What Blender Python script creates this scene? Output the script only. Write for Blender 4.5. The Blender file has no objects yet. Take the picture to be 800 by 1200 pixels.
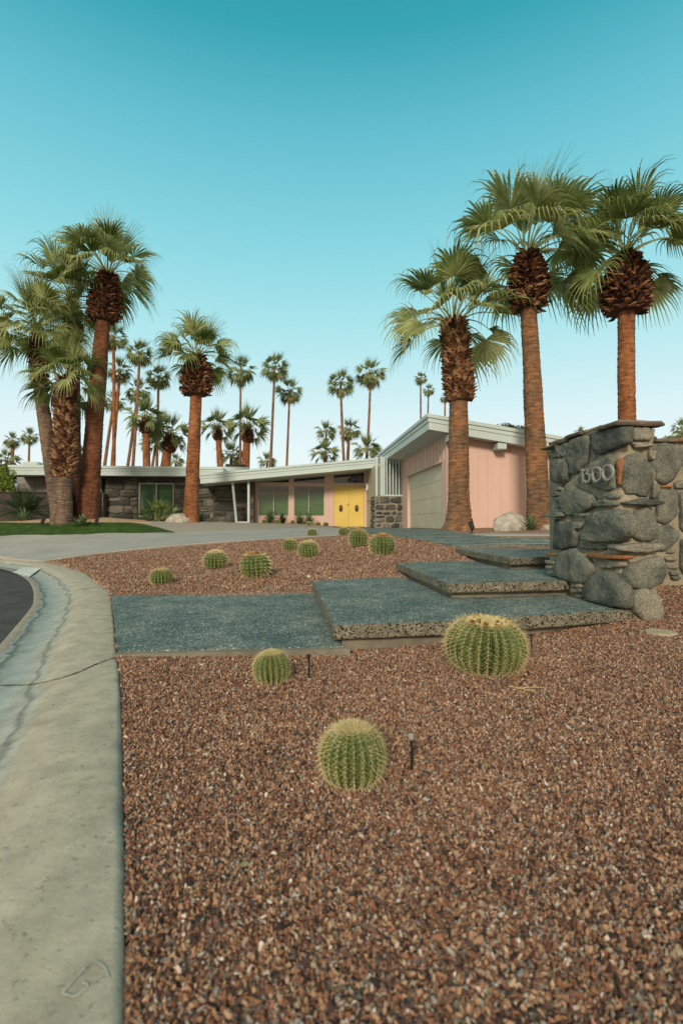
import bpy, bmesh, math, random
import numpy as np
from mathutils import Vector, Matrix, noise

# ------------------------------------------------------------------ camera, world, sun, exposure
S = bpy.context.scene
EXPO = .15
COL = S.collection
ZC = 1.14                      # eye height above the gutter
YAW, PITCH, F = math.atan(55/600), math.atan(13/600), 600.0
cam = bpy.data.cameras.new('camera'); cam_ob = bpy.data.objects.new('camera', cam); COL.objects.link(cam_ob)
cam.sensor_fit = 'VERTICAL'; cam.sensor_height = 36; cam.sensor_width = 24; cam.lens = 18
cam.clip_start = .05; cam.clip_end = 2000
cam_ob.location = (0, 0, ZC)
cam_ob.rotation_euler = (math.pi/2+PITCH, 0, -YAW)
cam.dof.use_dof = True; cam.dof.focus_distance = 6.0; cam.dof.aperture_fstop = 2.4
S.camera = cam_ob

SUN_EL, SUN_AZ = math.radians(26), math.radians(196)      # azimuth clockwise from +Y: low, behind the camera to the right
w = bpy.data.worlds.new('World'); S.world = w; w.use_nodes = True
nt = w.node_tree; nt.nodes.clear()
N = nt.nodes.new; L = nt.links.new
out = N('ShaderNodeOutputWorld'); bg = N('ShaderNodeBackground'); bg.inputs[1].default_value = .1
sky = N('ShaderNodeTexSky'); sky.sky_type = 'NISHITA'; sky.sun_disc = False
sky.sun_elevation = SUN_EL; sky.sun_rotation = SUN_AZ; sky.air_density = 1.0; sky.dust_density = .6; sky.ozone_density = 1.5
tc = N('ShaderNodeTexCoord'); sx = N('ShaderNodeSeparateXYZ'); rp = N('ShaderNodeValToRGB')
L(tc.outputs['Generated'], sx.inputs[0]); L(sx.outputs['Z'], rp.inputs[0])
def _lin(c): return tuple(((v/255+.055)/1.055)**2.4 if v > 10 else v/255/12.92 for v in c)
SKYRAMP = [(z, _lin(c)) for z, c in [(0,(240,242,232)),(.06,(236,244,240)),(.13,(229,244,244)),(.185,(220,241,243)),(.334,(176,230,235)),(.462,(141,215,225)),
           (.611,(99,189,206)),(.703,(54,163,177)),(.76,(48,150,165)),(.88,(120,150,158)),(1,(130,150,156))]]  # top stops, out of view: zenith greyed to cut the cyan fill light
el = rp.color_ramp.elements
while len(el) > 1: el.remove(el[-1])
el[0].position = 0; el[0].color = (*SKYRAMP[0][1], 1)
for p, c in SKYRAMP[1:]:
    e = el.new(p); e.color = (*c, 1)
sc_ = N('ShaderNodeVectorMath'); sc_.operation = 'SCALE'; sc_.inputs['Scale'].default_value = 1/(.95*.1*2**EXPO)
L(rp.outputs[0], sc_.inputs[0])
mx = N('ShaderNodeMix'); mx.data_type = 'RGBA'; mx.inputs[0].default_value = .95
# unseen warm glow added to the sky behind the camera as fill light
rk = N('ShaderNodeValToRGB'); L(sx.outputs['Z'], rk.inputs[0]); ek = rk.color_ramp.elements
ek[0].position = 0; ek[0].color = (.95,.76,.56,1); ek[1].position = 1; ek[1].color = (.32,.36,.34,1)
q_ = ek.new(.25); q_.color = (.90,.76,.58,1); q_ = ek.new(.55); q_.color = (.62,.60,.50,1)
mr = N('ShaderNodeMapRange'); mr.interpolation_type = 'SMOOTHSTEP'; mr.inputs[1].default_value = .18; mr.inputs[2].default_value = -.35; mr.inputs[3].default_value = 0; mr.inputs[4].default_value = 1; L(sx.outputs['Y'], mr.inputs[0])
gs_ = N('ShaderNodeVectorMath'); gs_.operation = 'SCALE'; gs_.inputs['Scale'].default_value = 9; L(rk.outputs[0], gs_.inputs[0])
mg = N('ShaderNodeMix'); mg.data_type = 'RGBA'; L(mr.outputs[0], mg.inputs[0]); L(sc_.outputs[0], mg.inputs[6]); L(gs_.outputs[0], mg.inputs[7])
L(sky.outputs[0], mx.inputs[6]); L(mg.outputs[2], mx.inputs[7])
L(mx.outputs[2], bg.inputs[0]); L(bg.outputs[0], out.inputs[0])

sun = bpy.data.lights.new('sun', 'SUN'); sun.energy = 2.5; sun.angle = math.radians(11); sun.color = (1.0, .83, .66)
sun_ob = bpy.data.objects.new('sun', sun); COL.objects.link(sun_ob); sun_ob.location = (5, -8, 12)
sd = Vector((math.sin(SUN_AZ)*math.cos(SUN_EL), math.cos(SUN_AZ)*math.cos(SUN_EL), math.sin(SUN_EL)))
sun_ob.rotation_euler = sd.to_track_quat('Z', 'Y').to_euler()
S.view_settings.view_transform = 'Standard'; S.view_settings.look = 'None'
S.view_settings.exposure = EXPO; S.view_settings.gamma = 1; S.view_settings.use_curve_mapping = False
S.cycles.max_bounces = 5; S.cycles.transparent_max_bounces = 8
S.cycles.use_denoising = True

# ------------------------------------------------------------------ the photograph's geometry
_f = Vector((math.sin(YAW)*math.cos(PITCH), math.cos(YAW)*math.cos(PITCH), math.sin(PITCH)))
_r = Vector((math.cos(YAW), -math.sin(YAW), 0)); _u = _r.cross(_f)
EYE = Vector((0, 0, ZC))
def ray(px, py): return _f + _r*((px-400)/F) - _u*((py-600)/F)
def PH(px, py, h):
    d = ray(px, py); return EYE + d*(-h/d.z)
def PY(px, py, Y):
    d = ray(px, py); return EYE + d*(Y/d.y)
def PX(px, py, X):
    d = ray(px, py); return EYE + d*(X/d.x)

# ------------------------------------------------------------------ terrain height
_ctrl = []
for px, py, h in [(145,1200,1.03),(400,1200,1.04),(800,1200,1.03),(145,900,1.04),(413,926,1.05),(700,950,1.05),(141,800,1.03),(320,801,1.05),
                  (565,790,1.05),(800,850,1.03),(450,760,1.05),(620,748,1.03),(745,735,.97),(774,745,.96),(800,715,.86),(780,693,.80),
                  (139,768,1.01),(131,698,1.01),(367,695,1.0),(100,672,1.02),(50,658,1.02),(0,655,1.0),(189,684.5,.95),(300,677,.87),
                  (253,665.6,.86),(362,652.5,.72),(340,645,.66),(419,640.4,.52),(447,650,.60),(463,661,.70),(366,628,.38),(430,624,.30),
                  (530,642,.52),(100,650,.85),(200,640,.63),(300,633,.46),(400,627,.34),(0,629,.47),(100,627,.41),(205,625,.35),
                  (300,620.5,.22),(390,618.7,.21),(470,628.5,.34),(583,631,.34),(650,629,.28)]:
    p = PH(px, py, h); _ctrl.append((p.x, p.y, p.z))
for x, y, h in [(-12,24,.02),(-8,24,.02),(-5,24.5,.0),(-2,25,.0),(.5,25.6,.02),(1.3,25.4,.14),(2.3,25.6,.22),(3.2,25.6,.23),(3.5,22,.23),
                (4.5,21,.24),(4.4,15.5,.24),(3,18,.25),(3,20,.24),(5.5,14.6,.13),(7,14.6,.12),(9,14.5,.12),(6,12.6,.18),(7.5,11.5,.22),(-12,20.5,.02),(-12,19.3,.03),(-10,19.0,.03),(-8,18.9,.03),(-6.5,18.9,.04),
                (-8.2,20.6,-.10),(-5.4,20.5,-.02),(-4,21.5,-.06),(6,9,.6),(9,8,.5),(6,3,.95),(8,6,.8),(-30,30,.05),(-20,20,.1),(0,45,.1),
                (30,40,.1),(25,15,.3),(60,90,.2),(-60,90,.2),(0,140,.2),(12,0,1.0),(2,-5,1.05),(30,-10,1.0),(-25,-10,1.2),(-20,8,1.12),(-6,3,1.14),(-60,-60,1.2),(60,-60,1.0)]:
    _ctrl.append((x, y, ZC-h))
_c = np.array(_ctrl); _n = len(_c)
def _phi(r): return r
_A = np.zeros((_n+1, _n+1)); _d = np.hypot(_c[:,None,0]-_c[None,:,0], _c[:,None,1]-_c[None,:,1])
_A[:_n,:_n] = _phi(_d) - np.eye(_n)*.25; _A[:_n,_n] = 1; _A[_n,:_n] = 1
_w = np.linalg.solve(_A, np.append(_c[:,2], 0))
def TZv(x, y):
    x = np.asarray(x, float).ravel(); y = np.asarray(y, float).ravel(); o = np.empty(len(x))
    for i in range(0, len(x), 20000):
        r = np.hypot(x[i:i+20000,None]-_c[None,:,0], y[i:i+20000,None]-_c[None,:,1])
        o[i:i+20000] = _phi(r)@_w[:_n] + _w[_n]
    return o
def TZ(x, y): return float(TZv([x], [y])[0])
def hit(px, py, off=0.0, ymax=40):
    d = ray(px, py); t = .5; prev = t
    ts = np.geomspace(.6, 60, 500)
    P = np.array(EYE)[None]+np.array(d)[None]*ts[:,None]
    g = P[:,2] - TZv(P[:,0], P[:,1]) - off
    k = np.argmax(g < 0)
    if g[k] >= 0: k = len(ts)-1
    a, b = ts[max(k-1,0)], ts[k]
    for _ in range(20):
        m = (a+b)/2; p = EYE+d*m
        if p.z - TZ(p.x, p.y) - off < 0: b = m
        else: a = m
    return EYE+d*((a+b)/2)
def inpoly(x, y, poly):
    x = np.asarray(x); y = np.asarray(y); r = np.zeros(x.shape, bool); n = len(poly)
    for i in range(n):
        x1, y1 = poly[i][0], poly[i][1]; x2, y2 = poly[(i+1)%n][0], poly[(i+1)%n][1]
        if y1 == y2: continue
        c = ((y1 > y) != (y2 > y)) & (x < (x2-x1)*(y-y1)/(y2-y1)+x1)
        r ^= c
    return r

# ------------------------------------------------------------------ helpers
def put(name, data, parent=None, label=None, cat=None, group=None, kind=None, loc=None):
    o = bpy.data.objects.new(name, data); COL.objects.link(o)
    if parent is not None: o.parent = parent
    if loc is not None: o.location = loc
    tag(o, label, cat, group, kind); return o
def tag(o, label=None, cat=None, group=None, kind=None):
    if label: o['label'] = label
    if cat: o['category'] = cat
    if group: o['group'] = group
    if kind: o['kind'] = kind
def empty(name, loc, label, cat, group=None, rz=0):
    o = put(name, None, None, label, cat, group); o.location = loc; o.rotation_euler = (0,0,rz); o.empty_display_size = .2
    return o

class MB:
    """collects geometry (relative to an origin) into ONE mesh"""
    def __init__(s, org=(0,0,0)): s.v=[]; s.f=[]; s.m=[]; s.t=[]; s.o=Vector(org); s.smooth=False
    def add(s, vs, fs, mi=0, t=0.0):
        b = len(s.v); s.v += [tuple(Vector(q)-s.o) for q in vs]
        for f in fs: s.f.append(tuple(b+i for i in f)); s.m.append(mi); s.t.append(t)
    def box(s, lo, hi, mi=0, t=0.0, bev=0):
        x0,y0,z0 = lo; x1,y1,z1 = hi
        if bev <= 0:
            vs = [(x0,y0,z0),(x1,y0,z0),(x1,y1,z0),(x0,y1,z0),(x0,y0,z1),(x1,y0,z1),(x1,y1,z1),(x0,y1,z1)]
            s.add(vs, [(3,2,1,0),(4,5,6,7),(0,1,5,4),(1,2,6,5),(2,3,7,6),(3,0,4,7)], mi, t)
        else:
            bm = bmesh.new(); bmesh.ops.create_cube(bm, size=1)
            for v in bm.verts: v.co = Vector(((x0+x1)/2+v.co.x*(x1-x0), (y0+y1)/2+v.co.y*(y1-y0), (z0+z1)/2+v.co.z*(z1-z0)))
            bmesh.ops.bevel(bm, geom=bm.edges[:], offset=bev, segments=2, affect='EDGES'); s.bm(bm, mi, t)
    def bm(s, bm, mi=0, t=0.0):
        bm.verts.index_update()
        s.add([v.co.copy() for v in bm.verts], [[v.index for v in f.verts] for f in bm.faces], mi, t); bm.free()
    def prism(s, poly, axis, a, b, mi=0, t=0.0):
        """poly in the two other axes, extruded along axis from a to b"""
        n = len(poly)
        def q(p, k): return {'x':(k,p[0],p[1]), 'y':(p[0],k,p[1]), 'z':(p[0],p[1],k)}[axis]
        vs = [q(p,a) for p in poly]+[q(p,b) for p in poly]
        area = sum(poly[i][0]*poly[(i+1)%n][1]-poly[(i+1)%n][0]*poly[i][1] for i in range(n))
        pos = (area > 0) == (axis != 'y')
        A = tuple(range(n)); B = tuple(range(n,2*n))
        sides = [(i,(i+1)%n,n+(i+1)%n,n+i) for i in range(n)]
        if pos == (b > a): fs = [A[::-1],B]+sides
        else: fs = [A,B[::-1]]+[f[::-1] for f in sides]
        s.add(vs, fs, mi, t)
    def tube(s, pts, rad, n=8, mi=0, t=0.0, cap=True):
        pts = [Vector(p) for p in pts]; vs = []; k = len(pts)
        rad = rad if hasattr(rad,'__len__') else [rad]*k
        ref = None
        for i, p in enumerate(pts):
            d = (pts[min(i+1,k-1)]-pts[max(i-1,0)]).normalized()
            if ref is None: ref = Vector((1,0,0)) if abs(d.x) < .9 else Vector((0,1,0))
            a = (ref - d*ref.dot(d)).normalized(); b = d.cross(a); ref = a
            for j in range(n):
                an = 2*math.pi*j/n; vs.append(p+(a*math.cos(an)+b*math.sin(an))*rad[i])
        fs = [(i*n+j, i*n+(j+1)%n, (i+1)*n+(j+1)%n, (i+1)*n+j) for i in range(k-1) for j in range(n)]
        if cap: fs += [tuple(range(n))[::-1], tuple(range((k-1)*n, k*n))]
        s.add(vs, fs, mi, t)
    def build(s, name, mats, parent=None, smooth=False, **kw):
        me = bpy.data.meshes.new(name); me.from_pydata(s.v, [], s.f)
        mats = mats if isinstance(mats,(list,tuple)) else [mats]
        for m in mats: me.materials.append(m)
        if len(mats) > 1: me.polygons.foreach_set('material_index', s.m)
        if any(s.t):
            at = me.attributes.new('tint','FLOAT','FACE'); at.data.foreach_set('value', s.t)
        me.update()
        if smooth: me.polygons.foreach_set('use_smooth', [True]*len(me.polygons))
        if parent is None and 'loc' not in kw: kw['loc'] = s.o
        return put(name, me, parent, **kw)

# ------------------------------------------------------------------ materials
MATS = {}
def nmat(name, ramp, scale=4, detail=6, rough=.85, bump=0, bscale=None, stretch=(1,1,1), tint=0, spec=.3, extra=None, coord='Object', dist=0, bdist=.02, vor=None):
    m = bpy.data.materials.new(name); m.use_nodes = True; t = m.node_tree; n = t.nodes.new; l = t.links.new
    bs = t.nodes['Principled BSDF']; bs.inputs['Roughness'].default_value = rough; bs.inputs['Specular IOR Level'].default_value = spec
    tc = n('ShaderNodeTexCoord'); mp = n('ShaderNodeMapping'); mp.inputs['Scale'].default_value = stretch; l(tc.outputs[coord], mp.inputs[0])
    nz = n('ShaderNodeTexNoise'); nz.inputs['Scale'].default_value = scale; nz.inputs['Detail'].default_value = detail; nz.inputs['Roughness'].default_value = .62
    nz.inputs['Distortion'].default_value = dist
    l(mp.outputs[0], nz.inputs[0])
    src = nz.outputs[0]
    if tint:
        at = n('ShaderNodeAttribute'); at.attribute_name = 'tint'
        ma = n('ShaderNodeMath'); ma.operation = 'MULTIPLY_ADD'; ma.inputs[1].default_value = tint; l(at.outputs['Fac'], ma.inputs[0]); l(src, ma.inputs[2]); 
        mb = n('ShaderNodeMath'); mb.operation = 'SUBTRACT'; mb.inputs[1].default_value = tint/2; l(ma.outputs[0], mb.inputs[0]); src = mb.outputs[0]
    cr = n('ShaderNodeValToRGB'); e = cr.color_ramp.elements
    while len(e) > 1: e.remove(e[-1])
    e[0].position = ramp[0][0]; e[0].color = (*ramp[0][1],1)
    for p, c in ramp[1:]: q = e.new(p); q.color = (*c,1)
    l(src, cr.inputs[0]); l(cr.outputs[0], bs.inputs['Base Color'])
    if bump:
        n2 = n('ShaderNodeTexNoise'); n2.inputs['Scale'].default_value = bscale or scale*4; n2.inputs['Detail'].default_value = 5; l(mp.outputs[0], n2.inputs[0])
        b = n('ShaderNodeBump'); b.inputs['Strength'].default_value = bump; b.inputs['Distance'].default_value = bdist
        l(n2.outputs[0], b.inputs['Height']); l(b.outputs[0], bs.inputs['Normal'])
    m['_'] = 1
    MATS[name] = m
    if extra: extra(m, t, bs, cr, mp)
    return m
def two(a, b, lo=.35, hi=.65): return [(lo, a), (hi, b)]

M = {}
M['white_paint'] = nmat('white_paint', two((.47,.59,.57),(.54,.66,.65),.3,.7), 1.5, rough=.6, bump=.05, bscale=30)
M['soffit_paint'] = nmat('soffit_paint', two((.50,.53,.48),(.56,.59,.54)), 1.2, rough=.8)
M['pink_paint'] = nmat('pink_paint', two((.62,.445,.375),(.70,.51,.43),.25,.75), .8, rough=.75, stretch=(3,3,.6), bump=.08, bscale=50)
M['beige_paint'] = nmat('beige_paint', two((.47,.46,.36),(.53,.52,.42)), 1, rough=.7)
M['garage_paint'] = nmat('garage_paint', two((.54,.51,.385),(.61,.58,.445)), 1.2, rough=.55, bump=.05, bscale=60)
M['yellow_paint'] = nmat('yellow_paint', two((.68,.51,.12),(.76,.58,.16)), 1, rough=.45)
M['bronze'] = nmat('bronze', two((.05,.035,.025),(.12,.07,.04)), 20, rough=.4, spec=.5)
M['black_metal'] = nmat('black_metal', two((.015,.015,.015),(.03,.03,.03)), 10, rough=.5)
M['steel'] = nmat('steel', two((.24,.26,.24),(.36,.38,.35)), 25, rough=.4, spec=.6)
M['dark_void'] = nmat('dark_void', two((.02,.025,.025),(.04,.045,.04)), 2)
M['dark_wall'] = nmat('dark_wall', two((.045,.035,.03),(.075,.06,.05)), 3, bump=.2)
M['grey_block'] = nmat('grey_block', two((.22,.21,.19),(.30,.285,.26)), 4, bump=.3)
M['blind'] = nmat('blind', two((.085,.17,.065),(.12,.22,.09)), 1.5, stretch=(1,1,5), rough=.9)
M['pale_blind'] = nmat('pale_blind', two((.20,.32,.18),(.26,.38,.23)), 1.5, stretch=(1,1,5), rough=.9)
M['grey_wall'] = nmat('grey_wall', two((.22,.23,.20),(.28,.29,.26)), 2)
M['window_frame'] = nmat('window_frame', two((.40,.44,.40),(.50,.53,.49)), 3, rough=.5)
def glass(name, tintc=(.75,.85,.8)):
    m = bpy.data.materials.new(name); m.use_nodes = True; t = m.node_tree; t.nodes.clear(); n = t.nodes.new; l = t.links.new
    o = n('ShaderNodeOutputMaterial'); mx = n('ShaderNodeMixShader'); tr = n('ShaderNodeBsdfTransparent'); gl = n('ShaderNodeBsdfGlossy'); fr = n('ShaderNodeFresnel')
    tr.inputs[0].default_value = (*tintc,1); gl.inputs['Roughness'].default_value = .03; gl.inputs[0].default_value = (.9,.9,.9,1); fr.inputs[0].default_value = 1.5
    ad = n('ShaderNodeMath'); ad.operation = 'ADD'; ad.inputs[1].default_value = .03
    l(fr.outputs[0], ad.inputs[0]); l(ad.outputs[0], mx.inputs[0]); l(tr.outputs[0], mx.inputs[1]); l(gl.outputs[0], mx.inputs[2]); l(mx.outputs[0], o.inputs[0]); return m
M['glass'] = glass('window_glass')

# masonry
M['mortar'] = nmat('mortar', two((.20,.185,.13),(.40,.365,.26),.3,.7), 7, rough=.95, bump=.9, bscale=45, bdist=.02)
def stone_extra(m, t, bs, cr, mp):
    n = t.nodes.new; l = t.links.new
    v = n('ShaderNodeTexNoise'); v.inputs['Scale'].default_value = 90; v.inputs['Detail'].default_value = 3; l(mp.outputs[0], v.inputs[0])
    r = n('ShaderNodeMapRange'); r.inputs[1].default_value = .35; r.inputs[2].default_value = .7; r.inputs[3].default_value = .6; r.inputs[4].default_value = 1.45; l(v.outputs[0], r.inputs[0])
    x = n('ShaderNodeVectorMath'); x.operation = 'SCALE'; l(cr.outputs[0], x.inputs[0]); l(r.outputs[0], x.inputs['Scale']); l(x.outputs[0], bs.inputs['Base Color'])
STR = [(.15,(.055,.064,.058)),(.35,(.11,.123,.104)),(.5,(.175,.183,.148)),(.68,(.25,.245,.192)),(.85,(.33,.30,.215))]
M['stone'] = nmat('field_stone', STR, 5, rough=.9, bump=.8, bscale=28, tint=.5, extra=stone_extra, bdist=.02, dist=.4)
M['flagstone'] = nmat('flagstone', [(.2,(.075,.06,.045)),(.5,(.16,.13,.095)),(.8,(.26,.21,.15))], 7, rough=.95, bump=.6, bscale=40, tint=.5)
M['orange_stone'] = nmat('orange_stone', [(.3,(.15,.07,.035)),(.5,(.34,.15,.06)),(.66,(.20,.12,.07))], 14, rough=.9, bump=.6, bscale=60)
M['far_stone'] = nmat('wall_stone', [(.2,(.05,.052,.046)),(.5,(.11,.108,.092)),(.75,(.175,.168,.14))], 3, rough=.95, bump=.6, bscale=12, tint=.8)
M['pale_mortar'] = nmat('pale_mortar', two((.20,.19,.15),(.30,.28,.22)), 6, rough=.95, bump=.5)
M['far_mortar'] = nmat('wall_mortar', two((.08,.075,.06),(.13,.12,.10)), 4, rough=.95, bump=.5)
M['boulder'] = nmat('pale_boulder', [(.25,(.20,.19,.15)),(.5,(.40,.38,.32)),(.75,(.55,.53,.46))], 6, rough=.95, bump=.7, bscale=25)

# paving
def agg_extra(m, t, bs, cr, mp):
    n = t.nodes.new; l = t.links.new
    v = n('ShaderNodeTexVoronoi'); v.inputs['Scale'].default_value = 85; l(mp.outputs[0], v.inputs[0])
    sp = n('ShaderNodeSeparateColor'); l(v.outputs['Color'], sp.inputs[0])
    r = n('ShaderNodeValToRGB'); r.color_ramp.interpolation = 'LINEAR'; e = r.color_ramp.elements
    e[0].position = 0; e[0].color = (.40,.46,.46,1); e[1].position = 1; e[1].color = (4.0,3.2,2.9,1)
    q = e.new(.70); q.color = (1.0,1.0,1.0,1); q = e.new(.86); q.color = (1.25,1.2,1.2,1)
    l(sp.outputs[0], r.inputs[0])
    x = n('ShaderNodeVectorMath'); x.operation = 'MULTIPLY'; l(cr.outputs[0], x.inputs[0]); l(r.outputs[0], x.inputs[1]); l(x.outputs[0], bs.inputs['Base Color'])
    b = n('ShaderNodeBump'); b.inputs['Strength'].default_value = .5; b.inputs['Distance'].default_value = .004; l(v.outputs['Distance'], b.inputs['Height']); b.invert = True
    l(b.outputs[0], bs.inputs['Normal'])
M['teal_aggregate'] = nmat('teal_aggregate', [(.30,(.076,.120,.112)),(.5,(.140,.192,.176)),(.66,(.225,.258,.228)),(.8,(.29,.30,.262))], 3.2, detail=12, rough=.8, extra=agg_extra, spec=.25)
def edge_extra(m, t, bs, cr, mp):
    n = t.nodes.new; l = t.links.new
    v = n('ShaderNodeTexVoronoi'); v.inputs['Scale'].default_value = 80; l(mp.outputs[0], v.inputs[0])
    sp = n('ShaderNodeSeparateColor'); l(v.outputs['Color'], sp.inputs[0])
    r = n('ShaderNodeValToRGB'); r.color_ramp.interpolation = 'CONSTANT'; e = r.color_ramp.elements
    e[0].position = 0; e[0].color = (.12,.12,.12,1); e[1].position = .22; e[1].color = (.75,.75,.75,1)
    q = e.new(.5); q.color = (.95,.97,.95,1); q = e.new(.8); q.color = (1.25,1.25,1.2,1)
    l(sp.outputs[0], r.inputs[0])
    x = n('ShaderNodeVectorMath'); x.operation = 'MULTIPLY'; l(cr.outputs[0], x.inputs[0]); l(r.outputs[0], x.inputs[1]); l(x.outputs[0], bs.inputs['Base Color'])
    b = n('ShaderNodeBump'); b.inputs['Strength'].default_value = 1; b.inputs['Distance'].default_value = .012; l(sp.outputs[0], b.inputs['Height'])
    l(b.outputs[0], bs.inputs['Normal'])
M['rough_aggregate'] = nmat('rough_aggregate', two((.18,.17,.125),(.29,.27,.20)), 8, rough=.95, extra=edge_extra)
M['footing'] = nmat('footing_concrete', two((.15,.14,.105),(.27,.25,.19),.3,.7), 5, rough=.95, bump=.4)
M['drive_concrete'] = nmat('drive_concrete', [(.3,(.30,.31,.28)),(.55,(.37,.375,.335)),(.75,(.42,.42,.375))], .9, rough=.9, bump=.15, bscale=60, stretch=(1,2.5,1))
M['joint'] = nmat('joint_concrete', two((.22,.27,.25),(.34,.38,.35)), 8)
M['lawn'] = nmat('lawn_grass', [(.3,(.026,.056,.012)),(.5,(.046,.092,.020)),(.7,(.080,.135,.030))], 5, detail=9, rough=1, bump=1, bscale=60, spec=.1, stretch=(1,.6,1))
M['pale_gravel'] = nmat('pale_gravel', [(.3,(.25,.22,.17)),(.5,(.38,.34,.27)),(.7,(.50,.46,.38))], 40, detail=8, rough=1, bump=.8, bscale=70)
M['sand'] = nmat('bare_sand', two((.35,.24,.15),(.50,.37,.25)), 6, rough=1, bump=.5, bscale=40)

def curb_mat():
    m = bpy.data.materials.new('curb_concrete'); m.use_nodes = True; t = m.node_tree; n = t.nodes.new; l = t.links.new
    bs = t.nodes['Principled BSDF']; bs.inputs['Roughness'].default_value = .9; bs.inputs['Specular IOR Level'].default_value = .2
    uv = n('ShaderNodeUVMap'); uv.uv_map = 'UVMap'; s = n('ShaderNodeSeparateXYZ'); l(uv.outputs[0], s.inputs[0])
    tc = n('ShaderNodeTexCoord')
    def noise(sc, de=6, co=None, di=0):
        a = n('ShaderNodeTexNoise'); a.inputs['Scale'].default_value = sc; a.inputs['Detail'].default_value = de; a.inputs['Roughness'].default_value = .65; a.inputs['Distortion'].default_value = di
        l(co or tc.outputs['Object'], a.inputs[0]); return a.outputs[0]
    wob = n('ShaderNodeMath'); wob.operation = 'MULTIPLY_ADD'; wob.inputs[1].default_value = .22; l(noise(2.2, 5, di=.6), wob.inputs[0]); l(s.outputs[0], wob.inputs[2])   # u + .22*noise
    cr = n('ShaderNodeValToRGB'); e = cr.color_ramp.elements                 # across the curb: back edge .. gutter .. road edge
    A = (.48,.44,.33); B = (.40,.42,.36); G = (.36,.42,.385); D = (.21,.23,.20)
    e[0].position = .09; e[0].color = (.24,.27,.24,1); e[1].position = 1; e[1].color = (.33,.31,.24,1)
    for p, c in [(.14,A),(.52,A),(.60,B),(.635,D),(.66,B),(.80,G),(.90,(.30,.35,.31)),(.955,(.13,.17,.16)),(.985,G),(1.06,A)]:
        if p < 1: q = e.new(p); q.color = (*c,1)
    l(wob.outputs[0], cr.inputs[0])
    mot = n('ShaderNodeMapRange'); mot.inputs[1].default_value = .3; mot.inputs[2].default_value = .72; mot.inputs[3].default_value = .74; mot.inputs[4].default_value = 1.2; l(noise(7,8), mot.inputs[0])
    pit = n('ShaderNodeMapRange'); pit.inputs[1].default_value = .30; pit.inputs[2].default_value = .40; pit.inputs[3].default_value = .62; pit.inputs[4].default_value = 1; l(noise(38,3), pit.inputs[0])
    mu = n('ShaderNodeMath'); mu.operation = 'MULTIPLY'; l(mot.outputs[0], mu.inputs[0]); l(pit.outputs[0], mu.inputs[1])
    x = n('ShaderNodeVectorMath'); x.operation = 'SCALE'; l(cr.outputs[0], x.inputs[0]); l(mu.outputs[0], x.inputs['Scale'])
    # rust-brown blotches
    bl = n('ShaderNodeMapRange'); bl.inputs[1].default_value = .56; bl.inputs[2].default_value = .75; bl.inputs[3].default_value = 0; bl.inputs[4].default_value = .45; l(noise(3.1,7), bl.inputs[0])
    mx = n('ShaderNodeMix'); mx.data_type = 'RGBA'; l(bl.outputs[0], mx.inputs[0]); l(x.outputs[0], mx.inputs[6]); mx.inputs[7].default_value = (.26,.20,.13,1)
    l(mx.outputs[2], bs.inputs['Base Color'])
    b = n('ShaderNodeBump'); b.inputs['Strength'].default_value = .5; b.inputs['Distance'].default_value = .006; l(noise(60,6), b.inputs['Height']); l(b.outputs[0], bs.inputs['Normal'])
    return m
M['curb'] = curb_mat()
def asph_extra(m, t, bs, cr, mp):
    n = t.nodes.new; l = t.links.new
    v = n('ShaderNodeTexVoronoi'); v.inputs['Scale'].default_value = 90; l(mp.outputs[0], v.inputs[0]); sp = n('ShaderNodeSeparateColor'); l(v.outputs['Color'], sp.inputs[0])
    r = n('ShaderNodeMapRange'); r.inputs[3].default_value = .6; r.inputs[4].default_value = 1.7; l(sp.outputs[0], r.inputs[0])
    x = n('ShaderNodeVectorMath'); x.operation = 'SCALE'; l(cr.outputs[0], x.inputs[0]); l(r.outputs[0], x.inputs['Scale']); l(x.outputs[0], bs.inputs['Base Color'])
M['asphalt'] = nmat('asphalt', two((.045,.045,.042),(.085,.085,.078),.3,.7), 3, rough=.95, bump=.6, bscale=90, extra=asph_extra)
PEB = [(0,(.028,.020,.018)),(.12,(.07,.042,.032)),(.24,(.20,.090,.050)),(.40,(.31,.155,.085)),(.50,(.10,.068,.056)),(.62,(.36,.205,.12)),(.76,(.46,.30,.18)),(.82,(.085,.082,.08)),(.90,(.54,.39,.25)),(.95,(.24,.235,.22)),(1,(.74,.64,.52))]
def ramp_node(t, ramp, interp='LINEAR'):
    cr = t.nodes.new('ShaderNodeValToRGB'); cr.color_ramp.interpolation = interp; e = cr.color_ramp.elements
    while len(e) > 1: e.remove(e[-1])
    e[0].position = ramp[0][0]; e[0].color = (*ramp[0][1],1)
    for p, c in ramp[1:]: q = e.new(p); q.color = (*c,1)
    return cr
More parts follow.
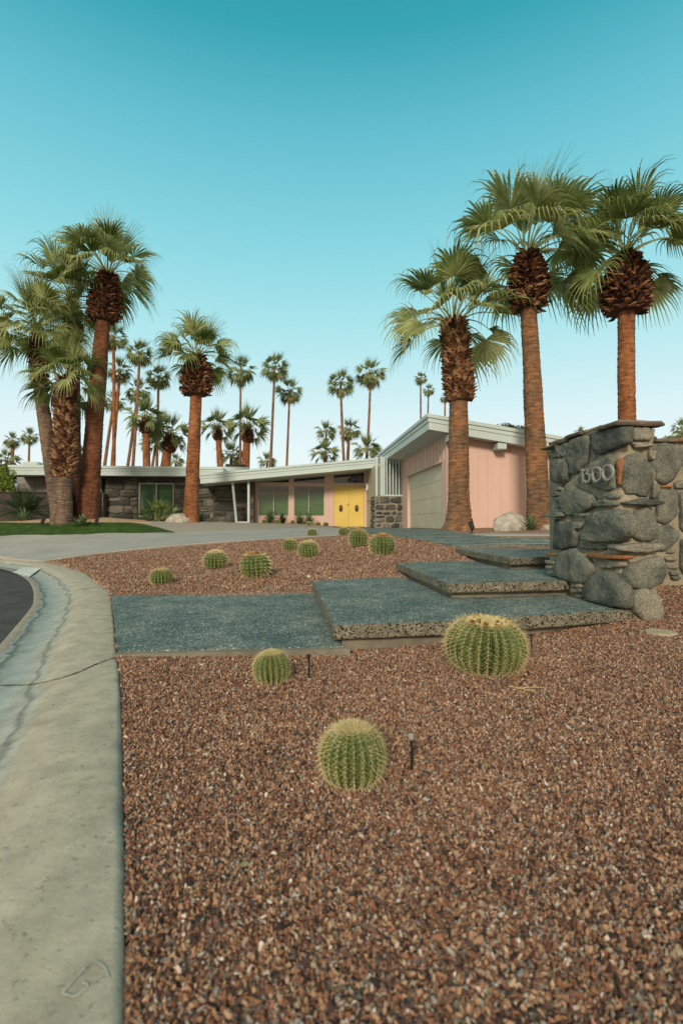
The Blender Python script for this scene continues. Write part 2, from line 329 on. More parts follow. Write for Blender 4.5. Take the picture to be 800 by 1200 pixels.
def ground_mat():
    m = bpy.data.materials.new('gravel_bed'); m.use_nodes = True; t = m.node_tree; n = t.nodes.new; l = t.links.new
    bs = t.nodes['Principled BSDF']; bs.inputs['Roughness'].default_value = .9
    tc = n('ShaderNodeTexCoord'); v = n('ShaderNodeTexVoronoi'); v.inputs['Scale'].default_value = 55; l(tc.outputs['Object'], v.inputs[0])
    sp = n('ShaderNodeSeparateColor'); l(v.outputs['Color'], sp.inputs[0]); cr = ramp_node(t, PEB); l(sp.outputs[0], cr.inputs[0])
    nz = n('ShaderNodeTexNoise'); nz.inputs['Scale'].default_value = .9; nz.inputs['Detail'].default_value = 6; l(tc.outputs['Object'], nz.inputs[0])
    r = n('ShaderNodeMapRange'); r.inputs[1].default_value = .3; r.inputs[2].default_value = .7; r.inputs[3].default_value = 1.0; r.inputs[4].default_value = 1.4; l(nz.outputs[0], r.inputs[0])
    x = n('ShaderNodeVectorMath'); x.operation = 'SCALE'; l(cr.outputs[0], x.inputs[0]); l(r.outputs[0], x.inputs['Scale']); l(x.outputs[0], bs.inputs['Base Color'])
    b = n('ShaderNodeBump'); b.invert = True; b.inputs['Strength'].default_value = .8; b.inputs['Distance'].default_value = .012; l(v.outputs['Distance'], b.inputs['Height']); l(b.outputs[0], bs.inputs['Normal'])
    return m
M['gravel'] = ground_mat()
def pebble_mat():
    m = bpy.data.materials.new('pebbles'); m.use_nodes = True; t = m.node_tree; n = t.nodes.new; l = t.links.new
    bs = t.nodes['Principled BSDF']; bs.inputs['Roughness'].default_value = .75; bs.inputs['Specular IOR Level'].default_value = .35
    a = n('ShaderNodeAttribute'); a.attribute_type = 'INSTANCER'; a.attribute_name = 'rnd'; cr = ramp_node(t, PEB); l(a.outputs['Fac'], cr.inputs[0])
    tc = n('ShaderNodeTexCoord'); nz = n('ShaderNodeTexNoise'); nz.inputs['Scale'].default_value = 2.5; l(tc.outputs['Object'], nz.inputs[0])
    r = n('ShaderNodeMapRange'); r.inputs[3].default_value = .75; r.inputs[4].default_value = 1.3; l(nz.outputs[0], r.inputs[0])
    x = n('ShaderNodeVectorMath'); x.operation = 'SCALE'; l(cr.outputs[0], x.inputs[0]); l(r.outputs[0], x.inputs['Scale']); l(x.outputs[0], bs.inputs['Base Color'])
    return m
M['pebble'] = pebble_mat()

# plants
def leaf_mat(name, ramp, trans=.25, scale=3, tint=.8):
    m = nmat(name, ramp, scale, 3, rough=.55, tint=tint, spec=.4)
    t = m.node_tree; n = t.nodes.new; l = t.links.new; bs = t.nodes['Principled BSDF']; o = t.nodes['Material Output']
    tr = n('ShaderNodeBsdfTranslucent'); mx = n('ShaderNodeMixShader'); mx.inputs[0].default_value = trans
    src = bs.inputs['Base Color'].links[0].from_socket; l(src, tr.inputs[0]); l(bs.outputs[0], mx.inputs[1]); l(tr.outputs[0], mx.inputs[2]); l(mx.outputs[0], o.inputs[0])
    return m
M['frond'] = leaf_mat('palm_frond', [(0,(.065,.105,.028)),(.25,(.16,.225,.062)),(.5,(.33,.39,.14)),(.75,(.50,.54,.27)),(1,(.62,.58,.34))], .33)
M['far_frond'] = leaf_mat('far_palm_frond', [(0,(.065,.10,.035)),(.3,(.15,.21,.072)),(.6,(.26,.31,.12)),(.82,(.38,.36,.18)),(1,(.46,.36,.21))])
M['shrub'] = leaf_mat('shrub_leaf', [(0,(.02,.04,.018)),(.5,(.045,.085,.03)),(1,(.11,.16,.05))])
M['bright_leaf'] = leaf_mat('hedge_leaf', [(0,(.08,.13,.015)),(.5,(.20,.29,.04)),(1,(.38,.44,.09))])
M['pale_leaf'] = leaf_mat('pale_leaf', [(0,(.10,.13,.06)),(.5,(.20,.23,.11)),(1,(.32,.33,.18))])
M['agave'] = leaf_mat('agave_leaf', [(0,(.06,.11,.05)),(.5,(.12,.19,.09)),(1,(.20,.27,.13))], .1)
def ring_extra(m, t, bs, cr, mp):
    n = t.nodes.new; l = t.links.new
    tc = [q for q in t.nodes if q.type == 'TEX_COORD'][0]
    def nz(sc, scale, de=5, di=0):
        a = n('ShaderNodeMapping'); a.inputs['Scale'].default_value = sc; l(tc.outputs['Object'], a.inputs[0]); b = n('ShaderNodeTexNoise'); b.inputs['Scale'].default_value = scale; b.inputs['Detail'].default_value = de; b.inputs['Roughness'].default_value = .7; b.inputs['Distortion'].default_value = di; l(a.outputs[0], b.inputs[0]); return b.outputs[0]
    ring = nz((.75,.75,2.9), 5.5, 8, .35); vert = nz((2.2,2.2,.5), 3, 6, .5)
    r = n('ShaderNodeMapRange'); r.inputs[1].default_value = .36; r.inputs[2].default_value = .64; r.inputs[3].default_value = .5; r.inputs[4].default_value = 1.45; l(ring, r.inputs[0])
    r2 = n('ShaderNodeMapRange'); r2.inputs[1].default_value = .35; r2.inputs[2].default_value = .6; r2.inputs[3].default_value = .85; r2.inputs[4].default_value = 1.08; l(vert, r2.inputs[0])
    mu = n('ShaderNodeMath'); mu.operation = 'MULTIPLY'; l(r.outputs[0], mu.inputs[0]); l(r2.outputs[0], mu.inputs[1])
    x = n('ShaderNodeVectorMath'); x.operation = 'SCALE'; l(cr.outputs[0], x.inputs[0]); l(mu.outputs[0], x.inputs['Scale']); l(x.outputs[0], bs.inputs['Base Color'])
    ad = n('ShaderNodeMath'); ad.operation = 'MULTIPLY_ADD'; ad.inputs[1].default_value = .8; l(ring, ad.inputs[0]); l(vert, ad.inputs[2])
    b = n('ShaderNodeBump'); b.inputs['Strength'].default_value = 1; b.inputs['Distance'].default_value = .05; l(ad.outputs[0], b.inputs['Height']); l(b.outputs[0], bs.inputs['Normal'])
M['trunk_orange'] = nmat('orange_trunk', [(.30,(.12,.060,.034)),(.45,(.24,.095,.040)),(.60,(.34,.145,.060)),(.75,(.38,.22,.125))], 1.6, 8, rough=.95, stretch=(1.3,1.3,.8), extra=ring_extra, dist=.6)
M['trunk_red'] = nmat('red_trunk', [(.28,(.065,.028,.016)),(.45,(.14,.055,.028)),(.62,(.24,.10,.048)),(.78,(.33,.18,.10))], 1.1, 8, rough=.95, stretch=(1.3,1.3,.8), extra=ring_extra, dist=.6)
M['trunk_brown'] = nmat('brown_trunk', [(.30,(.11,.080,.055)),(.45,(.19,.115,.065)),(.60,(.30,.15,.070)),(.75,(.36,.23,.14))], 1.4, 8, rough=.95, stretch=(1.3,1.3,.8), extra=ring_extra, dist=.6)
M['trunk_grey'] = nmat('grey_trunk', [(.28,(.085,.068,.05)),(.5,(.17,.125,.09)),(.7,(.25,.17,.11))], 1.6, 8, rough=.95, stretch=(2,2,.5), extra=ring_extra, dist=.5)
M['trunk_dark'] = nmat('dark_trunk', [(.28,(.05,.028,.018)),(.5,(.11,.055,.034)),(.7,(.16,.085,.05))], 1.6, 8, rough=.95, extra=ring_extra)
M['boots'] = nmat('leaf_bases', [(0,(.022,.012,.009)),(.35,(.080,.034,.020)),(.6,(.19,.080,.038)),(.85,(.36,.19,.095)),(1,(.46,.29,.16))], 8, 4, rough=.9, tint=.9, bump=.5)
M['boots_light'] = nmat('pale_leaf_bases', [(0,(.045,.020,.012)),(.35,(.13,.062,.032)),(.6,(.27,.135,.065)),(.85,(.45,.27,.14)),(1,(.52,.36,.21))], 8, 4, rough=.9, tint=.9, bump=.5)
M['cactus'] = nmat('cactus_skin', [(.3,(.030,.062,.012)),(.5,(.060,.108,.022)),(.7,(.11,.15,.035))], 9, rough=.6, bump=.2, bscale=60)
M['spine'] = nmat('cactus_spines', [(0,(.36,.27,.10)),(.4,(.58,.50,.24)),(1,(.74,.68,.42))], 12, rough=.6, tint=.6)
M['wool'] = nmat('cactus_wool', [(.3,(.55,.42,.14)),(.6,(.78,.68,.34))], 30, rough=1, bump=1, bscale=120)
M['brown_wool'] = nmat('brown_bloom', [(.2,(.12,.05,.02)),(.5,(.36,.19,.06)),(.8,(.55,.38,.15))], 30, rough=1, bump=1, tint=.6)
M['plastic_lid'] = nmat('valve_lid', two((.36,.30,.19),(.48,.41,.28)), 12, rough=.8)
M['road_paint'] = nmat('worn_white_paint', [(.38,(.36,.38,.34)),(.5,(.62,.66,.62)),(.7,(.72,.75,.71))], 9, 8, rough=.8)
M['chalk'] = nmat('chalk', [(.4,(.36,.35,.28)),(.6,(.52,.53,.46))], 25, rough=1)

# ------------------------------------------------------------------ outlines of the surfaces
def catmull(pts, n=6):
    o = []
    P = [pts[0]]+list(pts)+[pts[-1]]
    for i in range(1, len(P)-2):
        a,b,c,d = [Vector(q) for q in P[i-1:i+3]]
        for k in range(n):
            t = k/n; o.append(.5*((2*b)+(c-a)*t+(2*a-5*b+4*c-d)*t*t+(-a+3*b-3*c+d)*t**3))
    o.append(Vector(pts[-1])); return o
_e = [PH(px,py,1.02).xy for px,py in [(147,1200),(146,1000),(143,850),(141,790),(138,765),(131,700),(124,689),(112,679),(98,671),(82,665.3),(66,661),(48,658),(25,656),(0,655.3)]]
d0 = (_e[0]-_e[2]).normalized()
EDGE = [_e[0]+d0*6, _e[0]+d0*2]+_e+[Vector((-10.5,14.9)),Vector((-14,15.6)),Vector((-22,17.5)),Vector((-40,22))]
EDGE = catmull(EDGE, 8)
def offset(poly, d):
    o = []
    for i, p in enumerate(poly):
        t = (poly[min(i+1,len(poly)-1)]-poly[max(i-1,0)]).normalized(); nrm = Vector((-t.y, t.x)); o.append(p+nrm*d)   # left of travel = street side
    return o
street_poly = offset(EDGE, .08)+[Vector((-60,22)),Vector((-60,-30)),Vector((3,-30))]
ROADE = offset(EDGE, .965)

# ------------------------------------------------------------------ ground sheet
def axis(lo, hi, step, far):
    a = list(np.arange(lo, hi+1e-6, step)); s = step; v = hi; r = []
    while v < far: s *= 1.35; v += s; r.append(v)
    s = step; v = lo; l = []
    while v > -far: s *= 1.35; v -= s; l.append(v)
    return np.array(l[::-1]+a+r)
gx = axis(-13, 10, .14, 900); gy = axis(.2, 28, .14, 900)
GX, GY = np.meshgrid(gx, gy); Z = TZv(GX, GY).reshape(GX.shape)
far_ = np.maximum(np.hypot(GX, GY-10)-60, 0); Z = np.where(far_ > 0, Z*(np.exp(-far_/60))+(ZC-.25)*(1-np.exp(-far_/60)), Z)
inside = inpoly(GX, GY, street_poly); Z = np.where(inside, -.25, Z)
nx, ny = len(gx), len(gy)
vs = np.stack([GX.ravel(), GY.ravel(), Z.ravel()], 1)
ii = np.arange(ny-1)[:,None]*nx+np.arange(nx-1)[None,:]; ii = ii.ravel()
fs = np.stack([ii, ii+1, ii+nx+1, ii+nx], 1)
me = bpy.data.meshes.new('ground'); me.from_pydata(vs.tolist(), [], fs.tolist()); me.materials.append(M['gravel']); me.polygons.foreach_set('use_smooth', [True]*len(me.polygons))
put('ground', me, kind='structure', label='reddish brown gravel ground of the front yard')

def sheet(name, poly, mat, off=.012, step=.3, skirt=.1, zfun=None, parent=None, matside=None, **kw):
    """surface following the terrain, cut along a grid so it bends with it"""
    bm = bmesh.new(); vs = [bm.verts.new((p[0], p[1], 0)) for p in poly]; f = bm.faces.new(vs)
    if f.normal.z < 0 or f.calc_area() and (f.normal_update() or f.normal.z < 0): f.normal_flip()
    xs = [p[0] for p in poly]; ys = [p[1] for p in poly]
    for a, lo, hi, no in ((0,min(xs),max(xs),(1,0,0)),(1,min(ys),max(ys),(0,1,0))):
        k = lo+step
        while k < hi:
            co = (k,0,0) if a == 0 else (0,k,0)
            bmesh.ops.bisect_plane(bm, geom=bm.verts[:]+bm.edges[:]+bm.faces[:], plane_co=co, plane_no=no); k += step
    V = list(bm.verts); z = (TZv([v.co.x for v in V],[v.co.y for v in V]) if zfun is None else [zfun(v.co.x, v.co.y) for v in V])
    for v, q in zip(V, z): v.co.z = q+off
    be = [e for e in bm.edges if e.is_boundary]
    r = bmesh.ops.extrude_edge_only(bm, edges=be)
    for g in r['geom']:
        if isinstance(g, bmesh.types.BMVert): g.co.z -= skirt
    for g in r['geom']:
        if isinstance(g, bmesh.types.BMFace) and matside: g.material_index = 1
    bmesh.ops.recalc_face_normals(bm, faces=bm.faces)
    m = bpy.data.meshes.new(name); bm.to_mesh(m); bm.free(); m.materials.append(mat)
    if matside: m.materials.append(matside)
    return put(name, m, parent, **kw)

H = lambda px, py: hit(px, py).xy
drive = [H(*q) for q in [(50,657.8),(100,650.5),(150,645),(200,640),(250,636.3),(300,633),(350,630),(400,627),(425,625),(426,620),(390,618.9),(300,620.8),(250,623),(205,625),(100,627),(0,629)]]
drive += [Vector((-13.5,18.3)),Vector((-22,19.8)),Vector((-22,17.4)),Vector((-14,15.5)),Vector((-10.5,14.8)),PH(0,655.3,1.02).xy]
sheet('driveway', drive, M['drive_concrete'], .02, .5, kind='structure', label='pale grey concrete driveway curving past the lawn')
path = [H(*q) for q in [(426,625),(462,628.6),(498,634.5),(534,641.6),(655,641),(655,635.3),(590,631.2),(553,627.6),(532,625)]]
path += [Vector((4.62,15.3)), Vector((4.62,21.6)), Vector((3.6,21.6)), Vector((3.6,25.9)), Vector((1.9,25.9)), H(392,619), H(426,620)]
sheet('front_path', path, M['teal_aggregate'], .028, .5, kind='structure', label='blue green aggregate walk leading to the yellow doors')
jm = MB()
def strip_on(mb, a, b, wd, off, n=10):
    a = Vector(a); b = Vector(b); d = (b-a).normalized(); nn = Vector((-d.y, d.x))*wd/2; vs = []
    for i in range(n+1):
        p = a.lerp(b, i/n)
        for q in (p-nn, p+nn): vs.append((q.x, q.y, TZ(q.x,q.y)+off))
    mb.add(vs, [(2*i,2*i+2,2*i+3,2*i+1) for i in range(n)])
for a, b, wd in [((536,641.1),(650,640),.09),((514,636.8),(652,636.4),.06),((498,633.6),(610,632.8),.05),((480,631),(565,629),.05),((464,628),(545,626.3),.05),((450,626),(522,624.5),.06),((440,624.3),(500,623.2),.06),((432,622.8),(480,621.8),.08)]:
    strip_on(jm, H(*a), H(*b), wd, .034)
jm.build('path_joint', M['joint'], kind='structure', label='pale joint lines across the blue green walk')
sheet('concrete_band', [H(550,626.9),H(660,627.9),H(660,629.4),H(556,628.4)], M['drive_concrete'], .03, .4, kind='structure', label='thin pale concrete band between gravel and garage wall')
lawn = [H(0,628.6),H(60,627.8),H(100,626.7),H(160,625.6),H(205,624.6)]+[Vector(p) for p in [(-4.8,18.8),(-5.6,19.5),(-6.7,19.9),(-7.6,20.0),(-9,20.0),(-10.2,20.1),(-11.2,20.5),(-13,21.3),(-22,22.5),(-22,19.9),(-13.5,18.4)]]
sheet('lawn', lawn, M['lawn'], .035, .35, kind='stuff', label='smooth green lawn between driveway and palm cluster', cat='lawn')
bed = [H(205,624.8),H(250,622.8),H(300,620.6),H(390,618.7)]+[Vector(p) for p in [(1.9,25.98),(-10,25.98),(-9.5,21.6),(-7,20.8),(-5.6,19.4)]]
sheet('pale_gravel_bed', bed, M['pale_gravel'], .016, .5, kind='structure', label='pale gravel bed along the house front')
sheet('sand_mound', [Vector(p) for p in [(-5.4,19.9),(-6.5,19.55),(-8.2,19.5),(-9.8,19.6),(-11,20.3),(-11,21.6),(-9,22.6),(-6.5,22)]], M['sand'], .05, .3, kind='structure', label='bare sandy mound under the cluster of palms',
      zfun=lambda x,y: TZ(x,y)+.13*math.exp(-((x+8.1)/1.5)**2-((y-20.6)/.9)**2))

# pad
pad = [PH(139,763,.985).xy, PH(131,698,.985).xy, PH(367,694,.985).xy, PH(402,757,.985).xy]
sheet('lower_pad', pad, M['teal_aggregate'], 0, .4, .2, zfun=lambda x,y: ZC-.985, kind='structure', label='flat blue green paving pad beside the curb')
a, b = pad[0], pad[3]; dd = (b-a).normalized(); nn = Vector((dd.y,-dd.x))
rim = [a+dd*(-.02), a-dd*.02+nn*.07, b+nn*.07+dd*.05, b+dd*.05]
sheet('pad_rim', rim, M['footing'], -.008, .4, .2, zfun=lambda x,y: ZC-.985, kind='structure', label='raw concrete rim along the front of the blue green pad')

# curb: profile swept along the back edge
prof = [(0,-.2),(0,.10),(.015,.118),(.03,.122),(.20,.123),(.32,.118),(.40,.105),(.46,.082),(.52,.055),(.60,.028),(.70,.010),(.80,.002),(.90,.006),(.97,.018),(.975,-.1)]
offs = [offset(EDGE, u) for u,_ in prof]
vs = []; uvs = []; arc = [0]
for i in range(1, len(EDGE)): arc.append(arc[-1]+(EDGE[i]-EDGE[i-1]).length)
for i in range(len(EDGE)):
    for j, (u, z) in enumerate(prof):
        p = offs[j][i]; dz = 0
        vs.append((p.x, p.y, z)); uvs.append((u, arc[i]))
k = len(prof); fs = [(i*k+j, i*k+j+1, (i+1)*k+j+1, (i+1)*k+j) for i in range(len(EDGE)-1) for j in range(k-1)]
me = bpy.data.meshes.new('curb'); me.from_pydata(vs, [], fs); uvl = me.uv_layers.new(name='UVMap')
for p in me.polygons:
    for li, vi in zip(p.loop_indices, p.vertices): uvl.data[li].uv = uvs[vi]
me.materials.append(M['curb']); me.polygons.foreach_set('use_smooth', [True]*len(me.polygons)); me.flip_normals() if me.polygons[3].normal.z < 0 else None
curb = put('curb', me, kind='structure', label='wide rolled concrete curb and gutter')
def cz(p):                       # height of the curb at a point
    best = min(range(len(EDGE)), key=lambda i: (EDGE[i]-p).length); dmin = (EDGE[best]-p).length
    us = [u for u,_ in prof[1:-1]]; zs = [z for _,z in prof[1:-1]]
    return float(np.interp(dmin, us, zs))
# control joints and chalk mark, worn address paint
def on_curb(x, y):
    h = 1.03
    for _ in range(8): p = PH(x, y, h).xy; h = .5*h+.5*(ZC-cz(p))
    return p
def curb_line(pxs, wd, mat, name, label, h0=1.02, jit=0):
    pts = [on_curb(x,y) for x,y in pxs]; pts = catmull(pts, 5) if len(pts) > 2 else [pts[0].lerp(pts[1], i/10) for i in range(11)]
    mb = MB(); vs = []
    for i, p in enumerate(pts):
        d = (pts[min(i+1,len(pts)-1)]-pts[max(i-1,0)]).normalized(); nn = Vector((-d.y,d.x))*wd/2*(1+jit*random.uniform(-.5,.5))
        z = cz(p)+.0035
        vs += [(p.x-nn.x,p.y-nn.y,z),(p.x+nn.x,p.y+nn.y,z)]
    mb.add(vs, [(2*i,2*i+2,2*i+3,2*i+1) for i in range(len(pts)-1)]); 
    return mb.build(name, mat, curb, label=label)
random.seed(3)
crk = nmat('crack', two((.06,.05,.035),(.16,.13,.09)), 12)
curb_line([(140,770),(130,772.5),(112,779),(95,787),(75,794),(58,798.5),(38,802),(15,803),(-20,802)], .014, crk, 'crack', 'dark joint across the curb and gutter', 1.02, 1.2)
curb_line([(117,688),(108,689),(98,691)], .012, crk, 'crack', 'short crack in the curb', 1.02, 1)
ck = [(73,1166),(82,1155),(91,1146),(100,1136),(108,1129),(112,1128.5),(119,1132),(124,1138),(127,1148)]
curb_line(ck, .0045, M['chalk'], 'chalk_mark', 'faint chalk stroke on the curb', 1.017, .8)
curb_line([(73,1166),(84,1169),(91,1168),(97,1163),(103,1158),(101,1154),(96,1153)], .0045, M['chalk'], 'chalk_mark', None, 1.017, .8)
q = [PH(x,y,1.017) for x,y in [(15.5,665.6),(28,660.6),(48.5,664),(34,670)]]
mb = MB(); mb.add([(p.x,p.y,cz(p.xy)+.005) for p in q], [(0,1,2,3)]); 
o = mb.build('address_marking', M['road_paint'], curb, label='worn white painted block on the curb')

asp = [p.copy() for p in ROADE[:-1]]+[Vector((-40,21)),Vector((-40,-30)),Vector((2.5,-30))]
mb = MB(); mb.add([(p.x,p.y,.012) for p in asp], [tuple(range(len(asp)))]); me_ = mb.build('road', M['asphalt'], kind='structure', label='dark asphalt street').data
if me_.polygons[0].normal.z < 0: me_.flip_normals()

# ------------------------------------------------------------------ floating steps
def slab(pts, h, th, inset, foot_h, label):
    P2 = [p.xy if hasattr(p,'z') else Vector(p) for p in pts]
    z = ZC-h; c = sum(P2, Vector((0,0)))/len(P2)
    r = empty('concrete_step', (c.x,c.y,z-th-.05), label, 'step', 'low floating steps up to the house')
    bm = bmesh.new(); vs = [bm.verts.new((p.x,p.y,z-th)) for p in P2]; f = bm.faces.new(vs); f.normal_update()
    if f.normal.z > 0: f.normal_flip()
    g = bmesh.ops.extrude_face_region(bm, geom=[f]); 
    for v in g['geom']:
        if isinstance(v, bmesh.types.BMVert): v.co.z = z
    bmesh.ops.recalc_face_normals(bm, faces=bm.faces)
    # subdivide long edges so that the rim can be roughened
    for _ in range(5):
        le = [e for e in bm.edges if e.calc_length() > .12 and abs(e.verts[0].co.z-e.verts[1].co.z) < 1e-4]
        if le: bmesh.ops.subdivide_edges(bm, edges=le, cuts=1)
    for v in bm.verts:
        nz = noise.noise_vector(v.co*9)*.006
        v.co.x += nz.x; v.co.y += nz.y
        v.co.z += nz.z*.4
    bmesh.ops.bevel(bm, geom=[e for e in bm.edges if e.is_manifold and len(e.link_faces)==2 and e.calc_face_angle(0) > .8], offset=.008, segments=2, affect='EDGES')
    for fc in bm.faces: fc.material_index = 0 if fc.normal.z > .8 else 1
    for v in bm.verts: v.co -= r.location
    me = bpy.data.meshes.new('tread'); bm.to_mesh(me); bm.free(); me.materials.append(M['teal_aggregate']); me.materials.append(M['rough_aggregate'])
    put('tread', me, r)
    cc = [p+(c-p).normalized()*inset for p in P2]
    mb = MB(r.location); mb.prism([(p.x,p.y) for p in cc], 'z', z-th-foot_h, z-th+.003); mb.build('footing', M['footing'], r)
    return r
slab([PH(366,681,.83),PH(391,733,.83),PH(514,728.6,.83),PH(640,720.6,.83),PH(743,713.5,.83),PH(745,705,.83),PH(650,670,.83),PH(467,675.5,.83)], .83, .115, .10, .25, 'lowest and widest step beside the blue green pad')
slab([PH(463,660,.66),PH(525.5,683.8,.66),PH(600,682.2,.66),PH(690,680,.66),PH(665,655,.66),PH(540,657,.66)], .66, .105, .11, .3, 'middle step running into the stone pillar')
slab([PH(533,643,.49),PH(560,647.5,.49),PH(597,653.8,.49),PH(652,652.2,.49),PH(665,641,.49)], .49, .10, .12, .35, 'topmost step where the walk to the garage begins')

# ------------------------------------------------------------------ masonry
def puff(mb, poly, mapf, T, seed, t=0.0, mi=0, rough=.012, tilt=0, grow=1.0):
    """a rounded field stone from an outline in a wall's plane; mapf(a,b,depth)->3D"""
    pts = [Vector(p) for p in poly]; n = len(pts); c = sum(pts, Vector((0,0)))/n
    pts = [c+(p-c)*grow for p in pts]
    per = sum((pts[i]-pts[(i+1)%n]).length for i in range(n)); m = max(12, min(40, int(per/.03))); R = []
    seg = per/m; i = 0; acc = 0; cur = pts[0]; tgt = 1
    dense = []
    for i in range(n):
        a, b = pts[i], pts[(i+1)%n]; kk = max(2, int((b-a).length/seg*3))
        dense += [a.lerp(b, q/kk) for q in range(kk)]
    dn = len(dense); w_ = max(1, int(dn*.016))
    sm = [sum((dense[(i+q)%dn] for q in range(-w_, w_+1)), Vector((0,0)))/(2*w_+1) for i in range(dn)]
    R = [sm[int(i*dn/m)] for i in range(m)]
    area = sum(R[i].x*R[(i+1)%m].y-R[(i+1)%m].x*R[i].y for i in range(m))
    if area < 0: R = R[::-1]
    rings = [(1.0,-.45),(1.005,.22),(.985,.58),(.945,.84),(.86,.97),(.6,1.03),(.3,1.0)]; T = T*.86
    vs = []
    off = Vector((seed*3.7, seed*1.3, 0))
    for s_, d_ in rings:
        for p in R:
            q = c+(p-c)*s_; nz = noise.noise(Vector((q.x*6, q.y*6, d_))+off)*1.0+noise.noise(Vector((q.x*19, q.y*19, d_))+off)*.5
            q = q+(p-c).normalized()*nz*rough*.7
            d = d_*T+(nz*rough*1.6 if d_ > 0 else 0)+tilt*(q.y-c.y)*(d_ > .3)
            vs.append(mapf(q.x, q.y, d))
    vs.append(mapf(c.x, c.y, T))
    k = len(rings); fs = [(r*m+j, r*m+(j+1)%m, (r+1)*m+(j+1)%m, (r+1)*m+j) for r in range(k-1) for j in range(m)]
    fs += [((k-1)*m+j, (k-1)*m+(j+1)%m, k*m) for j in range(m)]
    A = Vector(mapf(0,0,0)); n1 = (Vector(mapf(1,0,0))-A).cross(Vector(mapf(0,1,0))-A).dot(Vector(mapf(0,0,1))-A)
    if n1 < 0: fs = [f[::-1] for f in fs]
    mb.add(vs, fs, mi, t)
def stone_fill(mb, a0, a1, b0, b1, mapf, rnd, T=.04, wmin=.2, wmax=.65, hmin=.10, hmax=.36, gap=.018, jit=.035):
    b = b0
    while b < b1-.03:
        h = min(rnd.uniform(hmin,hmax), b1-b); 
        if b1-b-h < .08: h = b1-b
        a = a0-rnd.uniform(0,.2)
        while a < a1:
            w_ = rnd.uniform(wmin,wmax)*(.7+h); x0, x1 = max(a,a0), min(a+w_,a1)
            if x1-x0 > .05:
                cells = [(x0,x1,b,b+h)]
                if h > .2 and rnd.random() < .35: s = rnd.uniform(.35,.65); cells = [(x0,x1,b,b+h*s),(x0,x1,b+h*s,b+h)]
                for (p0,p1,q0,q1) in cells:
                    j = lambda: rnd.uniform(-jit,jit)*min(1,(q1-q0)/.15)
                    P = [(p0+gap,q0+gap+abs(j())),((p0+p1)/2+j(),q0+gap+j()*.4),(p1-gap,q0+gap+abs(j())),(p1-gap+j()*.4,(q0+q1)/2),(p1-gap-abs(j()),q1-gap),((p0+p1)/2+j(),q1-gap+j()*.4),(p0+gap+abs(j()),q1-gap-abs(j())),(p0+gap+j()*.4,(q0+q1)/2)]
                    puff(mb, P, mapf, T*rnd.uniform(.6,1.3), rnd.uniform(0,50), rnd.random()*.999+.001, rough=.01)
            a += w_
        b += h

YN = 4.72
XP = PY(727,613,YN).x
def K(x, y): return (620+x/4.139, 470+y/4.139)
def side(pts):
    r = []
    for p in pts: q = PX(*K(*p), XP-.03); r.append((q.y, q.z))
    return r
def front(pts):
    r = []
    for p in pts: q = PY(*K(*p), YN-.03); r.append((q.x, q.z))
    return r
side_map = lambda a,b,d: (XP-d, a, b)
front_map = lambda a,b,d: (a, YN-d, b)
yfar = PX(*K(125,400), XP).y; xr = PY(768,613,YN).x
ztopn = PX(*K(445,118), XP).z; ztopf = PX(*K(130,215), XP).z
zb = TZ(XP, YN)-.3
pil = empty('stone_pillar', ((XP+xr)/2, (YN+yfar)/2, ZC-.95), 'tall field stone pillar with flagstone cap and house number', 'pillar')
mb = MB(pil.location)
